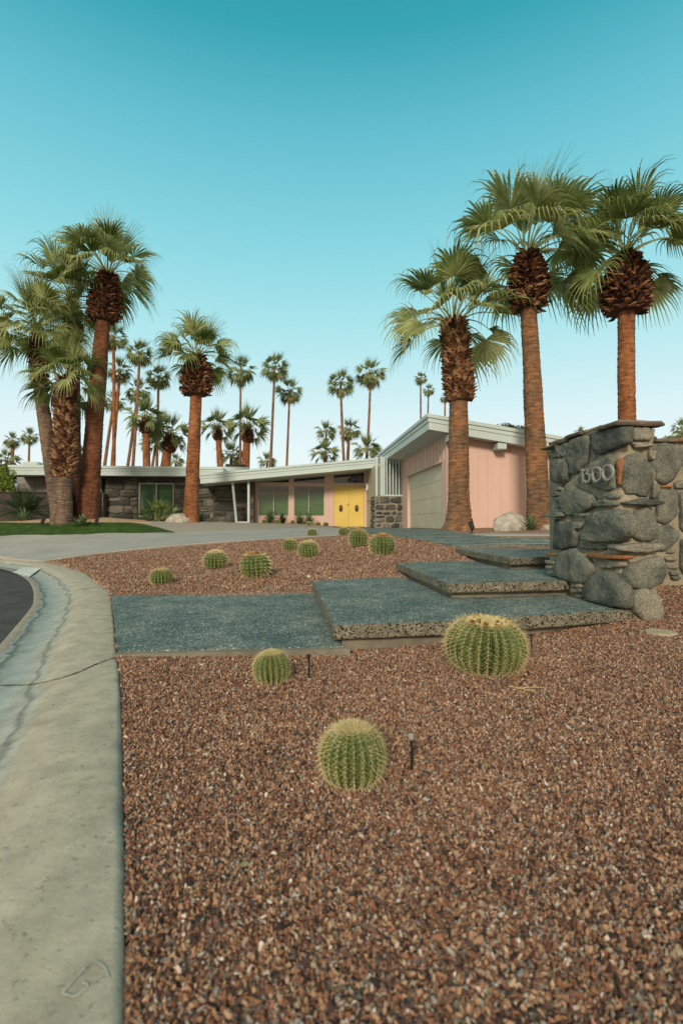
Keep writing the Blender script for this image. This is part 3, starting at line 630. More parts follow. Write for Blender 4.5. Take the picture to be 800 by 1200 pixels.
# mortar core, slightly irregular
bm = bmesh.new(); bmesh.ops.create_cube(bm, size=1)
bmesh.ops.subdivide_edges(bm, edges=bm.edges[:], cuts=34, use_grid_fill=True)
for v in bm.verts:
    a_, b_ = v.co.x*2, v.co.y*2; v.co.x *= math.sqrt(1-.30*b_**8); v.co.y *= 1-.035*a_**4
    v.co = Vector((XP-.020+(v.co.x+.5)*(xr-XP+.030), YN-.020+(v.co.y+.5)*(yfar-YN-.05), zb+(v.co.z+.5)*(ztopn-.01-zb)))
    v.co += noise.noise_vector(v.co*4)*.034+noise.noise_vector(v.co*13)*.016+noise.noise_vector(v.co*31)*.007
mb.bm(bm); mb.build('mortar_core', M['mortar'], pil, smooth=True)
mb = MB(pil.location); om = MB(pil.location); rnd = random.Random(5)
SIDE = [([(300,150),(400,133),(472,125),(472,200),(400,240),(340,262),(305,228)],.07,.05),
 ([(195,197),(282,168),(293,200),(282,290),(232,352),(200,352),(190,260)],.07,.42),
 ([(128,215),(186,203),(191,232),(180,272),(138,258)],.06,.55),
 ([(113,297),(150,280),(190,290),(190,380),(170,407),(130,388),(110,340)],.10,.2),
 ([(285,322),(330,290),(405,268),(411,290),(411,425),(380,436),(300,407),(243,392),(248,350)],.08,.45),
 ([(165,432),(207,406),(262,426),(312,460),(318,512),(272,537),(226,552),(190,557),(163,522),(155,470)],.09,.5),
 ([(322,448),(432,450),(427,472),(330,475)],.05,.75),([(322,490),(380,479),(432,490),(427,508),(328,512)],.085,.62),
 ([(262,642),(300,560),(362,525),(442,530),(478,562),(484,640),(432,682),(340,684),(258,672)],.10,.4),
 ([(133,600),(160,580),(207,585),(238,650),(232,702),(170,722),(126,716)],.10,.12),
 ([(213,588),(268,594),(256,618),(214,622)],.07,.9),([(248,690),(340,695),(378,705),(360,722),(252,716)],.07,.1),
 ([(148,735),(232,715),(302,770),(322,822),(282,882),(220,878),(150,852),(132,800)],.11,.5),
 ([(310,777),(442,772),(447,803),(350,813)],.06,.8),
 ([(286,900),(330,840),(392,823),(434,850),(463,930),(468,1002),(402,994),(290,962),(266,937)],.12,.22),
 ([(215,545),(300,540),(295,560),(220,560)],.07,.8),
 ([(120,415),(158,412),(160,432),(122,435)],.07,.6),([(115,445),(158,440),(160,458),(118,465)],.09,.3),([(122,470),(160,468),(162,486),(124,490)],.07,.7),([(126,498),(165,496),(168,515),(128,520)],.06,.5),
 ([(85,545),(170,540),(180,556),(150,568),(90,560)],.12,.45),([(120,575),(135,572),(135,620),(122,620)],.05,.3),
 ([(88,772),(140,775),(138,792),(90,792)],.09,.85),([(86,797),(142,797),(140,815),(88,815)],.09,.7),([(90,820),(150,820),(148,838),(92,838)],.08,.8),
 ([(214,885),(265,885),(266,905),(212,905)],.08,.85),([(210,910),(266,910),(268,928),(210,930)],.08,.7),([(212,935),(262,936),(262,955),(214,955)],.07,.8),
 ([(105,262),(150,258),(152,275),(108,278)],.09,.2),([(300,215),(330,270),(300,300),(290,260)],.03,.8)]
for P_, T, t in SIDE: puff(mb, side(P_), side_map, T, rnd.uniform(0,50), t, rough=.016, grow=1.045)
FRONT = [([(490,137),(560,120),(586,145),(582,186),(498,192)],.07,.75),([(484,200),(585,205),(592,222),(500,230)],.09,.7),
 ([(452,300),(480,260),(542,255),(580,322),(586,400),(575,457),(470,452),(450,400)],.07,.3),([(592,372),(632,430),(622,472),(590,472)],.06,.5),
 ([(446,492),(540,474),(645,489),(636,502),(560,507),(458,502)],.12,.04),
 ([(503,537),(560,520),(602,560),(618,622),(602,672),(540,682),(494,662),(488,600)],.09,.42),
 ([(402,702),(500,690),(624,688),(638,710),(540,738),(408,722)],.13,.62),
 ([(470,792),(560,762),(622,755),(654,800),(642,882),(560,912),(480,902),(458,850)],.10,.45),
 ([(483,932),(540,898),(602,940),(626,1000),(612,1056),(540,1066),(488,1010)],.14,.7),
 ([(575,235),(612,245),(600,290),(585,285)],.06,.75)]
for P_, T, t in FRONT: puff(mb, front(P_), front_map, T, rnd.uniform(0,50), t, rough=.016, grow=1.045)
# hidden faces of the pillar: back and right
stone_fill(mb, XP+.03, xr-.03, ZC-.6, ztopn-.05, lambda a,b,d:(a, yfar+d, b), rnd, T=.06, wmin=.2, wmax=.35, hmin=.15, hmax=.3)
stone_fill(mb, YN+.03, yfar-.03, ZC-.8, ztopn-.05, lambda a,b,d:(xr+d, a, b), rnd, T=.06, wmin=.2, wmax=.4, hmin=.15, hmax=.3)
mb.build('stones', M['stone'], pil, smooth=True)
puff(om, side([(419,285),(430,274),(438,290),(436,400),(427,414),(417,382)]), side_map, .05, 3, .5)
puff(om, side([(287,740),(380,741),(474,750),(468,768),(380,768),(298,757)]), side_map, .11, 4, .5)
puff(om, side([(80,738),(148,736),(152,750),(100,752)]), side_map, .10, 6, .5)
om.build('orange_stones', M['orange_stone'], pil, smooth=True)
# flagstone cap
def flag(mb, pts, z0, z1, seed, t=.5):
    n = len(pts); r_ = random.Random(seed); D = []
    for i in range(n):
        a, b = Vector(pts[i]), Vector(pts[(i+1)%n])
        for k in range(4): D.append(a.lerp(b,k/4)+Vector((r_.uniform(-.01,.01), r_.uniform(-.01,.01))))
    c = sum(D, Vector((0,0)))/len(D); m = len(D); vs = []
    for s, z in ((.97,z0),(1.0,z0+(z1-z0)*.35),(.99,z0+(z1-z0)*.7),(.95,z1)):
        vs += [(c.x+(p.x-c.x)*s, c.y+(p.y-c.y)*s, z+r_.uniform(-.003,.003)) for p in D]
    area = sum(D[i].x*D[(i+1)%m].y-D[(i+1)%m].x*D[i].y for i in range(m))
    fs = [(r*m+j, r*m+(j+1)%m, (r+1)*m+(j+1)%m, (r+1)*m+j) for r in range(3) for j in range(m)]+[tuple(range(m))[::-1], tuple(range(3*m,4*m))]
    if area < 0: fs = [f[::-1] for f in fs]
    mb.add(vs, fs, 0, t)
mb = MB(pil.location); zt = ztopn; ln = yfar-YN
rf = random.Random(17); y_ = YN-.05; k = 0
while y_ < yfar:
    l_ = rf.uniform(.22,.42); f_ = (y_-YN)/ln; z_ = zt+(ztopf-zt)*max(0,f_)*.9
    for q in range(1 if rf.random() < .4 else 2):
        o1 = rf.uniform(.02,.11); o2 = rf.uniform(-.02,.06); th_ = rf.uniform(.014,.03)
        flag(mb, [(XP-o1,y_-rf.uniform(0,.05)),(xr+o2+(.05 if k == 0 else 0),y_-rf.uniform(0,.04)),(xr+o2*.5,y_+l_),(XP-o1*.7-.01,y_+l_+rf.uniform(-.03,.03))], z_-.008, z_+th_, k, .1+.8*rf.random()); z_ += th_+.001; k += 1
    y_ += l_+.004
mb.build('cap', M['flagstone'], pil)
# house number
num = empty('house_number', PX(*K(320,360), XP-.1), 'metal numerals reading 1300 fixed to the stone pillar', 'house number')
def D_(x, y): q = PX(670+x/13.33, 530+y/13.33, XP-.115); return Vector((XP-.115, q.y, q.z))
def ell(cx, cy, rx, ry, tw=0, n=28): return [(cx+rx*math.cos(2*math.pi*i/n)+tw*math.sin(2*math.pi*i/n), cy+ry*math.sin(2*math.pi*i/n)) for i in range(n+1)]
digs = [[[(112,288),(150,262),(152,482)]], [[(172,292),(238,262),(204,335),(222,332),(248,345),(265,375),(262,415),(242,455),(215,470),(190,462),(176,440)]], [ell(367,342,68,110,-4)], [ell(540,314,80,115,-6)]]
for dg in digs:
    mb = MB(num.location)
    for st in dg:
        pts = [D_(*p) for p in st]; vs = []; kk = len(pts); closed = (pts[0]-pts[-1]).length < 1e-4
        for i, p in enumerate(pts):
            a = pts[i-1 if i else (kk-2 if closed else 0)]; b = pts[(i+1) if i < kk-1 else (1 if closed else kk-1)]; d = (b-a).normalized(); nn = Vector((0,-d.z,d.y))*.0095
            for s1, dx in ((-1,0),(1,0),(1,.02),(-1,.02)): vs.append(p+nn*s1+Vector((dx,0,0)))
        fs = [(i*4+j, i*4+(j+1)%4, (i+1)*4+(j+1)%4, (i+1)*4+j) for i in range(kk-1) for j in range(4)]+[(0,1,2,3),((kk-1)*4+3,(kk-1)*4+2,(kk-1)*4+1,(kk-1)*4)]
        mb.add(vs, fs)
    mb.build('numeral', M['steel'], num)

# low wall to the right of the pillar
YW = 6.0
def R4(x, y): return (730+x/4.286, 480+y/4.286)
def wf(pts): return [(PY(*R4(*p), YW-.03).x, PY(*R4(*p), YW-.03).z) for p in pts]
wx0 = xr-.25; wx1 = 9.0; wzt = PY(775,517.5,YW).z
wal = empty('field_stone_wall', ((wx0+wx1)/2, YW+.15, ZC-.8), 'long field stone garden wall running off behind the pillar', 'wall')
mb = MB(wal.location); bm = bmesh.new(); bmesh.ops.create_grid(bm, x_segments=120, y_segments=24, size=.5)
for v in bm.verts:
    a, b = v.co.x+.5, v.co.y+.5; v.co = Vector((wx0+a*(wx1-wx0), YW-.012, ZC-1.3+b*(wzt-.01-ZC+1.3))); v.co += noise.noise_vector(v.co*5)*.02+noise.noise_vector(v.co*17)*.008; 
bmesh.ops.recalc_face_normals(bm, faces=bm.faces)
mb.bm(bm); mb.box((wx0,YW+.04,ZC-1.3),(wx1,YW+.34,wzt-.03)); mb.build('mortar_core', M['mortar'], wal, smooth=False)
mb = MB(wal.location); om = MB(wal.location); fm = lambda a,b,d:(a,YW-d,b)
for P_, T, t in [([(128,172),(200,160),(290,180),(302,250),(252,362),(200,378),(152,348),(130,250)],.08,.35),([(165,402),(262,400),(272,450),(262,532),(202,578),(160,562)],.09,.5),
 ([(160,592),(222,575),(278,610),(272,652),(202,713),(160,702)],.08,.25),([(278,420),(300,412),(345,430),(350,600),(300,615),(282,590)],.08,.4),
 ([(284,655),(320,640),(370,700),(360,835),(300,832),(284,800)],.08,.3),([(215,700),(255,698),(258,720),(212,722)],.06,.6),([(203,738),(258,735),(262,756),(205,760)],.07,.7),
 ([(220,782),(268,780),(272,800),(222,802)],.06,.6),([(232,810),(282,810),(284,828),(234,830)],.06,.5),([(238,835),(288,836),(286,852),(240,852)],.06,.4),
 ([(252,368),(300,350),(340,372),(330,398),(256,396)],.07,.6),([(305,250),(380,200),(420,330),(360,350),(310,330)],.08,.4),([(50,172),(118,172),(120,300),(50,300)],.06,.4)]:
    puff(mb, wf(P_), fm, T, rnd.uniform(0,50), t, rough=.013)
puff(om, wf([(178,380),(245,378),(250,392),(182,394)]), fm, .07, 2, .5)
x_s = PY(815,600,YW).x
stone_fill(mb, x_s, wx1, ZC-.8, wzt-.04, fm, rnd, T=.07, wmin=.3, wmax=.6, hmin=.2, hmax=.45)
mb.build('stones', M['stone'], wal, smooth=True)
om2 = PY(793,517,YW).x
flag(om, [(om2-.02,YW-.08),(om2+.35,YW-.08),(om2+.35,YW+.36),(om2,YW+.36)], wzt-.01, wzt+.04, 4)
om.build('orange_stones', M['orange_stone'], wal, smooth=True)
mb = MB(wal.location); x = wx0; k = 0
while x < wx1:
    w_ = rnd.uniform(.35,.6)
    if not (om2-w_ < x < om2+.34): flag(mb, [(x,YW-rnd.uniform(.03,.09)),(x+w_-.01,YW-rnd.uniform(.03,.09)),(x+w_-.02,YW+.38),(x,YW+.36)], wzt-.01, wzt+rnd.uniform(.015,.03), k, rnd.random())
    x += w_; k += 1
mb.build('cap', M['flagstone'], wal)

# ------------------------------------------------------------------ the house
G0 = ZC-.23
house = empty('house', (2, 26, G0), 'low modern house with winged white roof, pink walls and yellow double doors', 'house')
HO = house.location
def hb(name, lo, hi, mat, parent=None, bev=0, **kw):
    mb = MB((0,0,0) if parent else (0,0,0)); mb.o = Vector(HO); mb.box(lo, hi, bev=bev); return mb.build(name, mat, parent or house, **kw)
YD = 26.0
X = lambda px, Y=YD: PY(px, 600, Y).x
Zp = lambda py, px=370, Y=YD: PY(px, py, Y).z
# roof of the entry section -------------------------------------------------
YF = 24.2
A0 = PY(237,566.5,YF); A1 = PY(443,547.5,YF); At = PY(237,555,YF); 
XG = 4.5; YG = 15.2
xe = A1.x
th = .42
gz = 2.80+ZC-.02                       # underside of garage roof at its high left edge
slope = (A1.z-A0.z)/(A1.x-A0.x)
def rz(x): return A0.z+slope*(x-A0.x)
YB = 34
# one slab for the entry roof
mb = MB(HO); mb.prism([(A0.x,rz(A0.x)),(xe+.3,rz(xe+.3)),(xe+.3,rz(xe+.3)+th),(A0.x,rz(A0.x)+th)], 'y', YF, YB); entry_roof = mb.build('roof', M['soffit_paint'], house, label='long entry roof rising to the right')
mb = MB(HO)
for lo, hi, pr in ((-.02,.20,.035),(.205,.33,.06),(.335,.44,.10)):
    mb.prism([(A0.x-.05-pr,rz(A0.x)+lo),(xe-.08,rz(xe)+lo),(xe-.08,rz(xe)+hi),(A0.x-.05-pr,rz(A0.x)+hi)], 'y', YF-pr, YF)
    mb.prism([(A0.x-.05-pr,rz(A0.x)+lo),(A0.x,rz(A0.x)+lo),(A0.x,rz(A0.x)+hi),(A0.x-.05-pr,rz(A0.x)+hi)], 'y', YF+.001, YB)
mb.build('fascia', M['white_paint'], entry_roof)
mb = MB(HO); mb.box((A0.x,YF,rz(A0.x)+th+.001),(A0.x+.001,YF+.001,rz(A0.x)+th+.002))
# garage roof: high at its left edge, sloping down to the right ----------------
gs = -.152; XE = xe-.02; XR = 10.4; YE = 14.75
def gr(x): return gz+gs*(x-XE)
mb = MB(HO); mb.prism([(XE,gr(XE)),(XR,gr(XR)),(XR,gr(XR)+th),(XE,gr(XE)+th)], 'y', YE, YB+.5); groof = mb.build('roof', M['soffit_paint'], house, label='garage roof sloping down to the right')
mb = MB(HO)
for lo, hi, pr in ((-.02,.20,.035),(.205,.33,.06),(.335,.44,.10)):
    mb.prism([(XE-pr,gr(XE)+lo),(XR,gr(XR)+lo),(XR,gr(XR)+hi),(XE-pr,gr(XE)+hi)], 'y', YE-pr, YE)
    mb.prism([(XE-pr,gr(XE)+lo),(XE,gr(XE)+lo),(XE,gr(XE)+hi),(XE-pr,gr(XE)+hi)], 'y', YE+.001, YB)
mb.build('fascia', M['white_paint'], groof)
for px in (590, 532):
    x0 = PY(px,518,YE-.1).x; mb = MB(HO); zt_ = gr(x0)-.005
    mb.box((x0-.14,YE+.02,zt_-.22),(x0+.14,YG-.02,zt_-.03), bev=.01); mb.build('roof_beam', M['white_paint'], house)
# garage walls -----------------------------------------------------------------
XG = PY(524,600,YG).x
yo1 = PX(517.5,600,XG).y; yo2 = PX(477.3,600,XG).y; yf = PX(469.5,600,XG).y
zo = PX(477.3,558.4,XG).z; wt = PX(469.5,535,XG).z+.02
mb = MB(HO); T_ = .2
mb.box((XG,YG+.2,G0-.3),(XG+T_,yo1,wt)); mb.box((XG,yo1,zo),(XG+T_,yo2,wt)); mb.box((XG,yo2,G0-.3),(XG+T_,yf,wt))
yy = yo1-.2
mb2 = [yo1-.15]
y_ = YG+.35
while y_ < yf-.1:
    if y_ < yo1-.06 or y_ > yo2+.06: pass
    mb.box((XG-.018,y_-.022,zo+.02),(XG,y_+.022,wt-.004)); y_ += .405
mb.box((XG-.03,yo1-.10,zo-.001),(XG,yo2+.10,zo+.014)); mb.box((XG-.035,YG-.02,G0-.3),(XG-.002,YG+.06,wt))
mb.build('garage_side_wall', M['pink_paint'], house)
mb = MB(HO)
mb.prism([(XG+.001,G0-.4),(XR-.5,G0-.4),(XR-.5,gr(XR-.5)-.004),(XG+.001,gr(XG)-.004)], 'y', YG, YG+.2)
x_ = XG+.28
rb = random.Random(8)
while x_ < XR-.6:
    mb.prism([(x_-.022,G0-.35),(x_+.022,G0-.35),(x_+.022,gr(x_+.022)-.01),(x_-.022,gr(x_-.022)-.01)], 'y', YG-.018, YG-.0005); x_ += .30 if rb.random() < .7 else .41
mb.build('garage_front_wall', M['pink_paint'], house)
gd = None
mb = MB(HO); zg = TZ(XG,(yo1+yo2)/2)+.03; hp = (zo-zg)/4
for i in range(4): mb.box((XG+.10,yo1+.012,zg+i*hp+.003),(XG+.15,yo2-.012,zg+(i+1)*hp-.003), bev=.004)
mb.box((XG+.13,yo1,zg),(XG+.16,yo2,zo)); mb.build('garage_door', M['garage_paint'], house, label='beige sectional garage door')
mb = MB(HO); mb.box((XG+.16,YG+.2,G0-.3),(XR-.6,yf,G0-.2)); mb.box((XR-.7,YG+.2,G0-.3),(XR-.5,33,gr(XR-.5)-.01)); mb.box((XG,32.8,G0-.3),(XR-.5,33,wt-.6)); mb.build('rear_wall', M['pink_paint'], house)
# slat screen over stone planter wall -------------------------------------------
YS = 21.55; sx0 = PY(438.5,600,YS).x; zst = PY(455,581.3,YS).z
mb = MB(HO); mb.box((sx0+.03,YS+.03,G0-.3),(XG-.002,YS+1.0,zst)); stw = mb.build('planter_wall', M['pale_mortar'], house, label='stone planter wall between doors and garage')
mb = MB(HO); r2 = random.Random(12)
stone_fill(mb, sx0+.03, XG-.03, G0-.02, zst, lambda a,b,d:(a,YS+.03-d,b), r2, T=.07, wmin=.28, wmax=.55, hmin=.18, hmax=.34, gap=.03, jit=.07)
stone_fill(mb, YS+.05, YS+1.0, G0-.02, zst, lambda a,b,d:(sx0+.03-d,a,b), r2, T=.07, wmin=.2, wmax=.4, hmin=.16, hmax=.3, gap=.03, jit=.06)
mb.build('stones', M['far_stone'], stw, smooth=True)
scr = empty('slat_screen', (0,0,0), None, None); scr.parent = house
mb = MB(HO); ztop = rz(sx0+.6)-.01
slx = [PY(p,600,YS+.1).x for p in (453,456.6,460.2,463.8,467.4)]
for x in slx: mb.box((x-.022,YS+.08,zst+.06),(x+.022,YS+.13,ztop+.25))
mb.box((slx[0]-.12,YS+.075,zst+.005),(XG-.01,YS+.135,zst+.06)); mb.build('slats', M['white_paint'], scr)
for p in (441, 446.8, 449.6):
    x = PY(p,600,YS+.3).x; hb('post', (x-.045,YS+.25,zst-.02),(x+.045,YS+.34,ztop+.2), M['white_paint'], scr)
bxw = PY(429.3,600,YD).x
hb('beige_side_wall', (bxw,YS+.95,G0-.3),(bxw+.12,YD-.001,rz(bxw)-.005), M['beige_paint'], label='beige side wall beside the doors')
hb('recess_back_wall', (bxw+.12,YS+1.3,G0-.3),(XG+.6,YS+1.4,rz(bxw)+.25), M['grey_wall'])
# window wall --------------------------------------------------------------------
w = dict(a=X(302.5), b=X(338.5), c=X(344.3), d=X(380.2), e=X(391.0), f=X(426.3), g=bxw)
zs = Zp(605); zb1 = Zp(569.6); zb2 = Zp(566.0); zg0 = G0-.3
def prz(name, x0, x1, z0, mat, y0=YD, y1=YD+.16, dz=-.003, **kw):
    mb = MB(HO); mb.prism([(x0,z0),(x1,z0),(x1,rz(x1)+dz),(x0,rz(x0)+dz)], 'y', y0, y1); return mb.build(name, mat, house, **kw)
prz('wall_post', w['a']-.16, w['a'], zg0, M['pink_paint']); prz('wall_post', w['b'], w['c'], zg0, M['pink_paint']); prz('wall_post', w['d'], w['e'], zg0, M['pink_paint']); prz('wall_post', w['f'], w['g']-.001, zg0, M['pink_paint'])
hb('wall_panel', (w['a'],YD+.002,zg0),(w['b'],YD+.14,zs), M['pink_paint']); hb('wall_panel', (w['c'],YD+.002,zg0),(w['d'],YD+.14,zs), M['pink_paint'])
for p, q in (('a','b'),('c','d'),('e','f')):
    hb('transom_beam', (w[p],YD-.02,zb1),(w[q],YD+.15,zb2), M['pink_paint'])
def frame_rect(mb, x0, x1, z0, z1, y, wd=.035, mull=()):
    mb.box((x0,y,z0),(x0+wd,y+.05,z1)); mb.box((x1-wd,y,z0),(x1,y+.05,z1)); mb.box((x0+wd,y,z0),(x1-wd,y+.05,z0+wd)); mb.box((x0+wd,y,z1-wd),(x1-wd,y+.05,z1))
    for m_ in mull: mb.box((m_-wd/2,y-.003,z0+wd),(m_+wd/2,y+.047,z1-wd))
def window(x0, x1, z0, z1, Y, mull, blind_frac=.8, wd=.035, lab=None, bm_='blind'):
    mb = MB(HO); frame_rect(mb, x0, x1, z0, z1, Y+.04, wd, mull); f = mb.build('window', M['window_frame'], house, label=lab)
    pm = MB(HO); pm.add([(x0+.01,Y+.06,z0+.01),(x1-.01,Y+.06,z0+.01),(x1-.01,Y+.06,z1-.01),(x0+.01,Y+.06,z1-.01)], [(0,1,2,3)]); pm.build('pane', M['glass'], f)
    hb('blind', (x0+.02,Y+.20,z0),(x1-.02,Y+.21,z0+(z1-z0)*blind_frac), M[bm_], f)
    return f
window(w['a'], w['b'], zs, zb1, YD, [X(320.6)], .80, lab='left of the two wide windows with green blinds')
window(w['c'], w['d'], zs, zb1, YD, [X(361.8)], .82, lab='right of the two wide windows with green blinds')
for p, q in (('a','b'),('c','d'),('e','f')):
    x0, x1 = w[p], w[q]; zz = zb2
    mb = MB(HO); mb.prism([(x0,zz),(x1,zz),(x1,zz+.03),(x0,zz+.03)], 'y', YD+.05, YD+.1); mb.prism([(x0,rz(x0)-.04),(x1,rz(x1)-.04),(x1,rz(x1)-.004),(x0,rz(x0)-.004)], 'y', YD+.05, YD+.1)
    f = mb.build('transom_window', M['window_frame'], house)
    mb = MB(HO); mb.add([(x0,YD+.07,zz+.01),(x1,YD+.07,zz+.01),(x1,YD+.07,rz(x1)-.01),(x0,YD+.07,rz(x0)-.01)], [(0,1,2,3)]); mb.build('pane', M['glass'], f)
# interior
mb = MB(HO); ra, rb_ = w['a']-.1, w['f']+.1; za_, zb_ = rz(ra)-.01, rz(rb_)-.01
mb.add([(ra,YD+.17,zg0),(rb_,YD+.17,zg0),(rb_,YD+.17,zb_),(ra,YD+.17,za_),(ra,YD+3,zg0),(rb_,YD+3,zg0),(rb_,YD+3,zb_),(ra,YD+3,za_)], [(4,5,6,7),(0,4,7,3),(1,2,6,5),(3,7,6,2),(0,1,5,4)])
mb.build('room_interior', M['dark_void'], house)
# doors
zd0 = TZ(X(408),YD-.1)+.03; mid = (w['e']+w['f'])/2
for s, (x0, x1) in enumerate(((w['e']+.01,mid-.004),(mid+.004,w['f']-.01))):
    d = hb('door', (x0,YD+.02,zd0),(x1,YD+.07,zb1-.005), M['yellow_paint'], bev=.004, label=('left' if s == 0 else 'right')+' leaf of the yellow double door')
    cx = PY(399.3 if s == 0 else 417.8,600,YD).x; cz_ = Zp(595.7); mb = MB(HO)
    ring = []; n = 28
    for rr, yy_ in ((1,0),(1,-.012),(.86,-.02),(.80,-.006),(.55,-.006),(.48,-.022),(.2,-.03)):
        ring.append([(cx+.098*rr*math.cos(2*math.pi*i/n), YD+.02+yy_, cz_+.185*rr*math.sin(2*math.pi*i/n)) for i in range(n)])
    vs = [p for r_ in ring for p in r_]; k = len(ring); fs = [(a*n+i, a*n+(i+1)%n, (a+1)*n+(i+1)%n, (a+1)*n+i) for a in range(k-1) for i in range(n)]+[tuple((k-1)*n+i for i in range(n))]
    mb.add(vs, fs); mb.build('door_plate', M['bronze'], d)
    if s == 0:
        mb = MB(HO); lx = mid-.045; mb.tube([(lx,YD+.03,Zp(591.5)),(lx,YD-.012,Zp(591.5))], .03, 12); mb.build('lock', M['bronze'], d)
# lamp and bell on the side wall
mb = MB(HO); q = PX(429.8,570.5,bxw-.08); mb.tube([(q.x,q.y,q.z+.16),(q.x,q.y,q.z+.12),(q.x,q.y,q.z),(q.x,q.y,q.z-.17)], [.02,.045,.04,.075], 14); mb.box((q.x,q.y-.03,q.z-.03),(bxw,q.y+.03,q.z+.03)); mb.build('wall_lamp', M['white_paint'], house)
q = PX(432,587.5,bxw); mb = MB(HO); mb.box((bxw-.03,q.y-.06,q.z-.08),(bxw,q.y+.06,q.z+.08), bev=.005); mb.build('door_bell', M['black_metal'], house)
# trapezoid steel support
mb = MB(HO); Ys = 24.6
pA = PY(272.5,563,Ys); pB = PY(277,613,Ys); pC = PY(291.3,613,Ys); pD = PY(291.3,561,Ys)
def bar(mb, a, b, wd, dp=.08):
    a = Vector(a); b = Vector(b); d = (b-a).normalized(); n_ = Vector((d.z,0,-d.x))*wd/2; y = Vector((0,dp/2,0))
    vs = [a-n_-y,a+n_-y,a+n_+y,a-n_+y,b-n_-y,b+n_-y,b+n_+y,b-n_+y]; mb.add(vs, [(0,1,2,3),(7,6,5,4),(0,4,5,1),(1,5,6,2),(2,6,7,3),(3,7,4,0)])
zbt = pB.z+.02; pA.z = rz(pA.x)-.0; pD.z = rz(pD.x)
bar(mb, (pA.x,Ys,pA.z), (pB.x,Ys,zbt+.045), .10); bar(mb, (pD.x,Ys,pD.z), (pC.x,Ys,zbt+.045), .10); bar(mb, (pB.x-.05,Ys,zbt), (pC.x+.05,Ys,zbt), .10, .084)
mb.build('roof_support', M['white_paint'], house, label='white trapezoid steel support under the low end of the roof')
# left wing ------------------------------------------------------------------------
YL = 25.2
zl0 = PY(120,557.3,YL).z; zl1 = PY(120,546.0,YL).z; xl = PY(13,550,YL).x; xw = PY(262,550,YL).x
mb = MB(HO); mb.box((xl,YL,zl0+.02),(xw,33,zl1-.02)); lw = mb.build('roof', M['soffit_paint'], house, label='flat white roof of the left wing')
mb = MB(HO)
for lo, hi, pr in ((0,.21,.03),(.215,.33,.05),(.335,zl1-zl0,.09)):
    mb.box((xl-pr,YL-pr,zl0+lo),(xw,YL-.0005,zl0+hi)); mb.box((xl-pr,YL,zl0+lo),(xl-.0005,33,zl0+hi))
mb.build('fascia', M['white_paint'], lw)
x0 = PY(265,545,27).x; x1 = PY(288,545,27).x; z0 = rz(x0)+th
mb = MB(HO); mb.box((PY(226,550,26.6).x,26.6,PY(260,553,26.6).z),(PY(291,550,26.6).x,33,PY(260,547,26.6).z)); mb.build('roof', M['white_paint'], lw)
mb = MB(HO); mb.box((x0,27,PY(275,547.5,27).z),(x1,27.9,PY(275,544.0,27).z), bev=.02); mb.build('roof_vent', M['dark_wall'], lw)
mb = MB(HO); q = PY(306,546,27); mb.tube([(q.x,27,rz(q.x)+.2),(q.x,27,PY(298,538.5,27).z)], .03, 8); mb.build('vent_pipe', M['steel'], entry_roof)
mb = MB(HO); a = PY(26,545,28); b = PY(45,545,28); mb.box((a.x,28,zl1-.02),(b.x,29.5,PY(30,540.8,28).z), bev=.05); mb.build('roof_curb', M['white_paint'], lw)
YLW = 26.0
cmx0 = PY(20,560,YLW+.4).x; cmx1 = PY(119.5,560,YLW+.4).x
mb = MB(HO); bw = .42; r3 = random.Random(4); z = ZC-.3; row = 0
while z < zl0:
    x = cmx0-(bw/2 if row % 2 else 0)*0; 
    while x < cmx1-.01: mb.box((x+.006,YLW+.4,z+.006),(min(x+bw,cmx1)-.006,YLW+.6,min(z+.2,zl0)-.006)); x += bw
    z += .2; row += 1
mb.box((cmx0,YLW+.41,ZC-.4),(cmx1,YLW+.7,zl0)); mb.box((cmx0,YLW+.7,ZC-.4),(cmx0+.2,33,zl0)); mb.build('block_wall', M['grey_block'], house, label='grey block end wall of the left wing')
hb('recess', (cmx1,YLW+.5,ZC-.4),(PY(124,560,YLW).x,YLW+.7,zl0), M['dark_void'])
sxA = PY(123.5,560,YLW).x; sxB = PY(301,560,YLW).x; wxa = PY(162.5,560,YLW).x; wxb = PY(204,560,YLW).x; wza = PY(183,606,YLW).z; wzb = PY(183,566,YLW).z; gl_ = ZC-.35
mb = MB(HO)
for (p0,p1,q0,q1) in ((sxA,wxa,gl_,zl0),(wxb,A0.x+.2,gl_,zl0),(wxa,wxb,gl_,wza),(wxa,wxb,wzb,zl0)): mb.box((p0,YLW+.03,q0),(p1,YLW+.33,q1-.002))
mb.prism([(A0.x+.2,gl_),(w['a']-.17,gl_),(w['a']-.17,rz(w['a']-.17)-.004),(A0.x+.2,rz(A0.x+.2)-.004)], 'y', YLW+.03, YLW+.33)
lx0 = PY(100,590,YL+.3).x; lz1 = PY(110,577.5,YL+.3).z
stw2 = mb.build('stone_wall', M['far_mortar'], house, label='dark flagstone wall of the left wing')
mb = MB(HO); r4 = random.Random(21); fm2 = lambda a,b,d:(a,YLW+.03-d,b)
for (p0,p1,q0,q1) in ((sxA,wxa-.02,ZC-.15,zl0-.02),(wxb+.02,A0.x+.25,ZC-.15,zl0-.02),(wxa-.02,wxb+.02,ZC-.15,wza-.02),(wxa-.02,wxb+.02,wzb+.02,zl0-.02),(A0.x+.25,w['a']-.19,ZC-.15,rz(A0.x+.2)-.02)):
    stone_fill(mb, p0, p1, q0, q1, fm2, r4, T=.07, wmin=.35, wmax=1.0, hmin=.2, hmax=.5, jit=.09, gap=.012)
xx = A0.x+.25
while xx < w['a']-.25:
    x2 = min(xx+.5, w['a']-.19); stone_fill(mb, xx, x2, rz(A0.x+.2)-.01, rz(xx)-.02, fm2, r4, T=.05, wmin=.3, wmax=.6, hmin=.13, hmax=.4); xx = x2
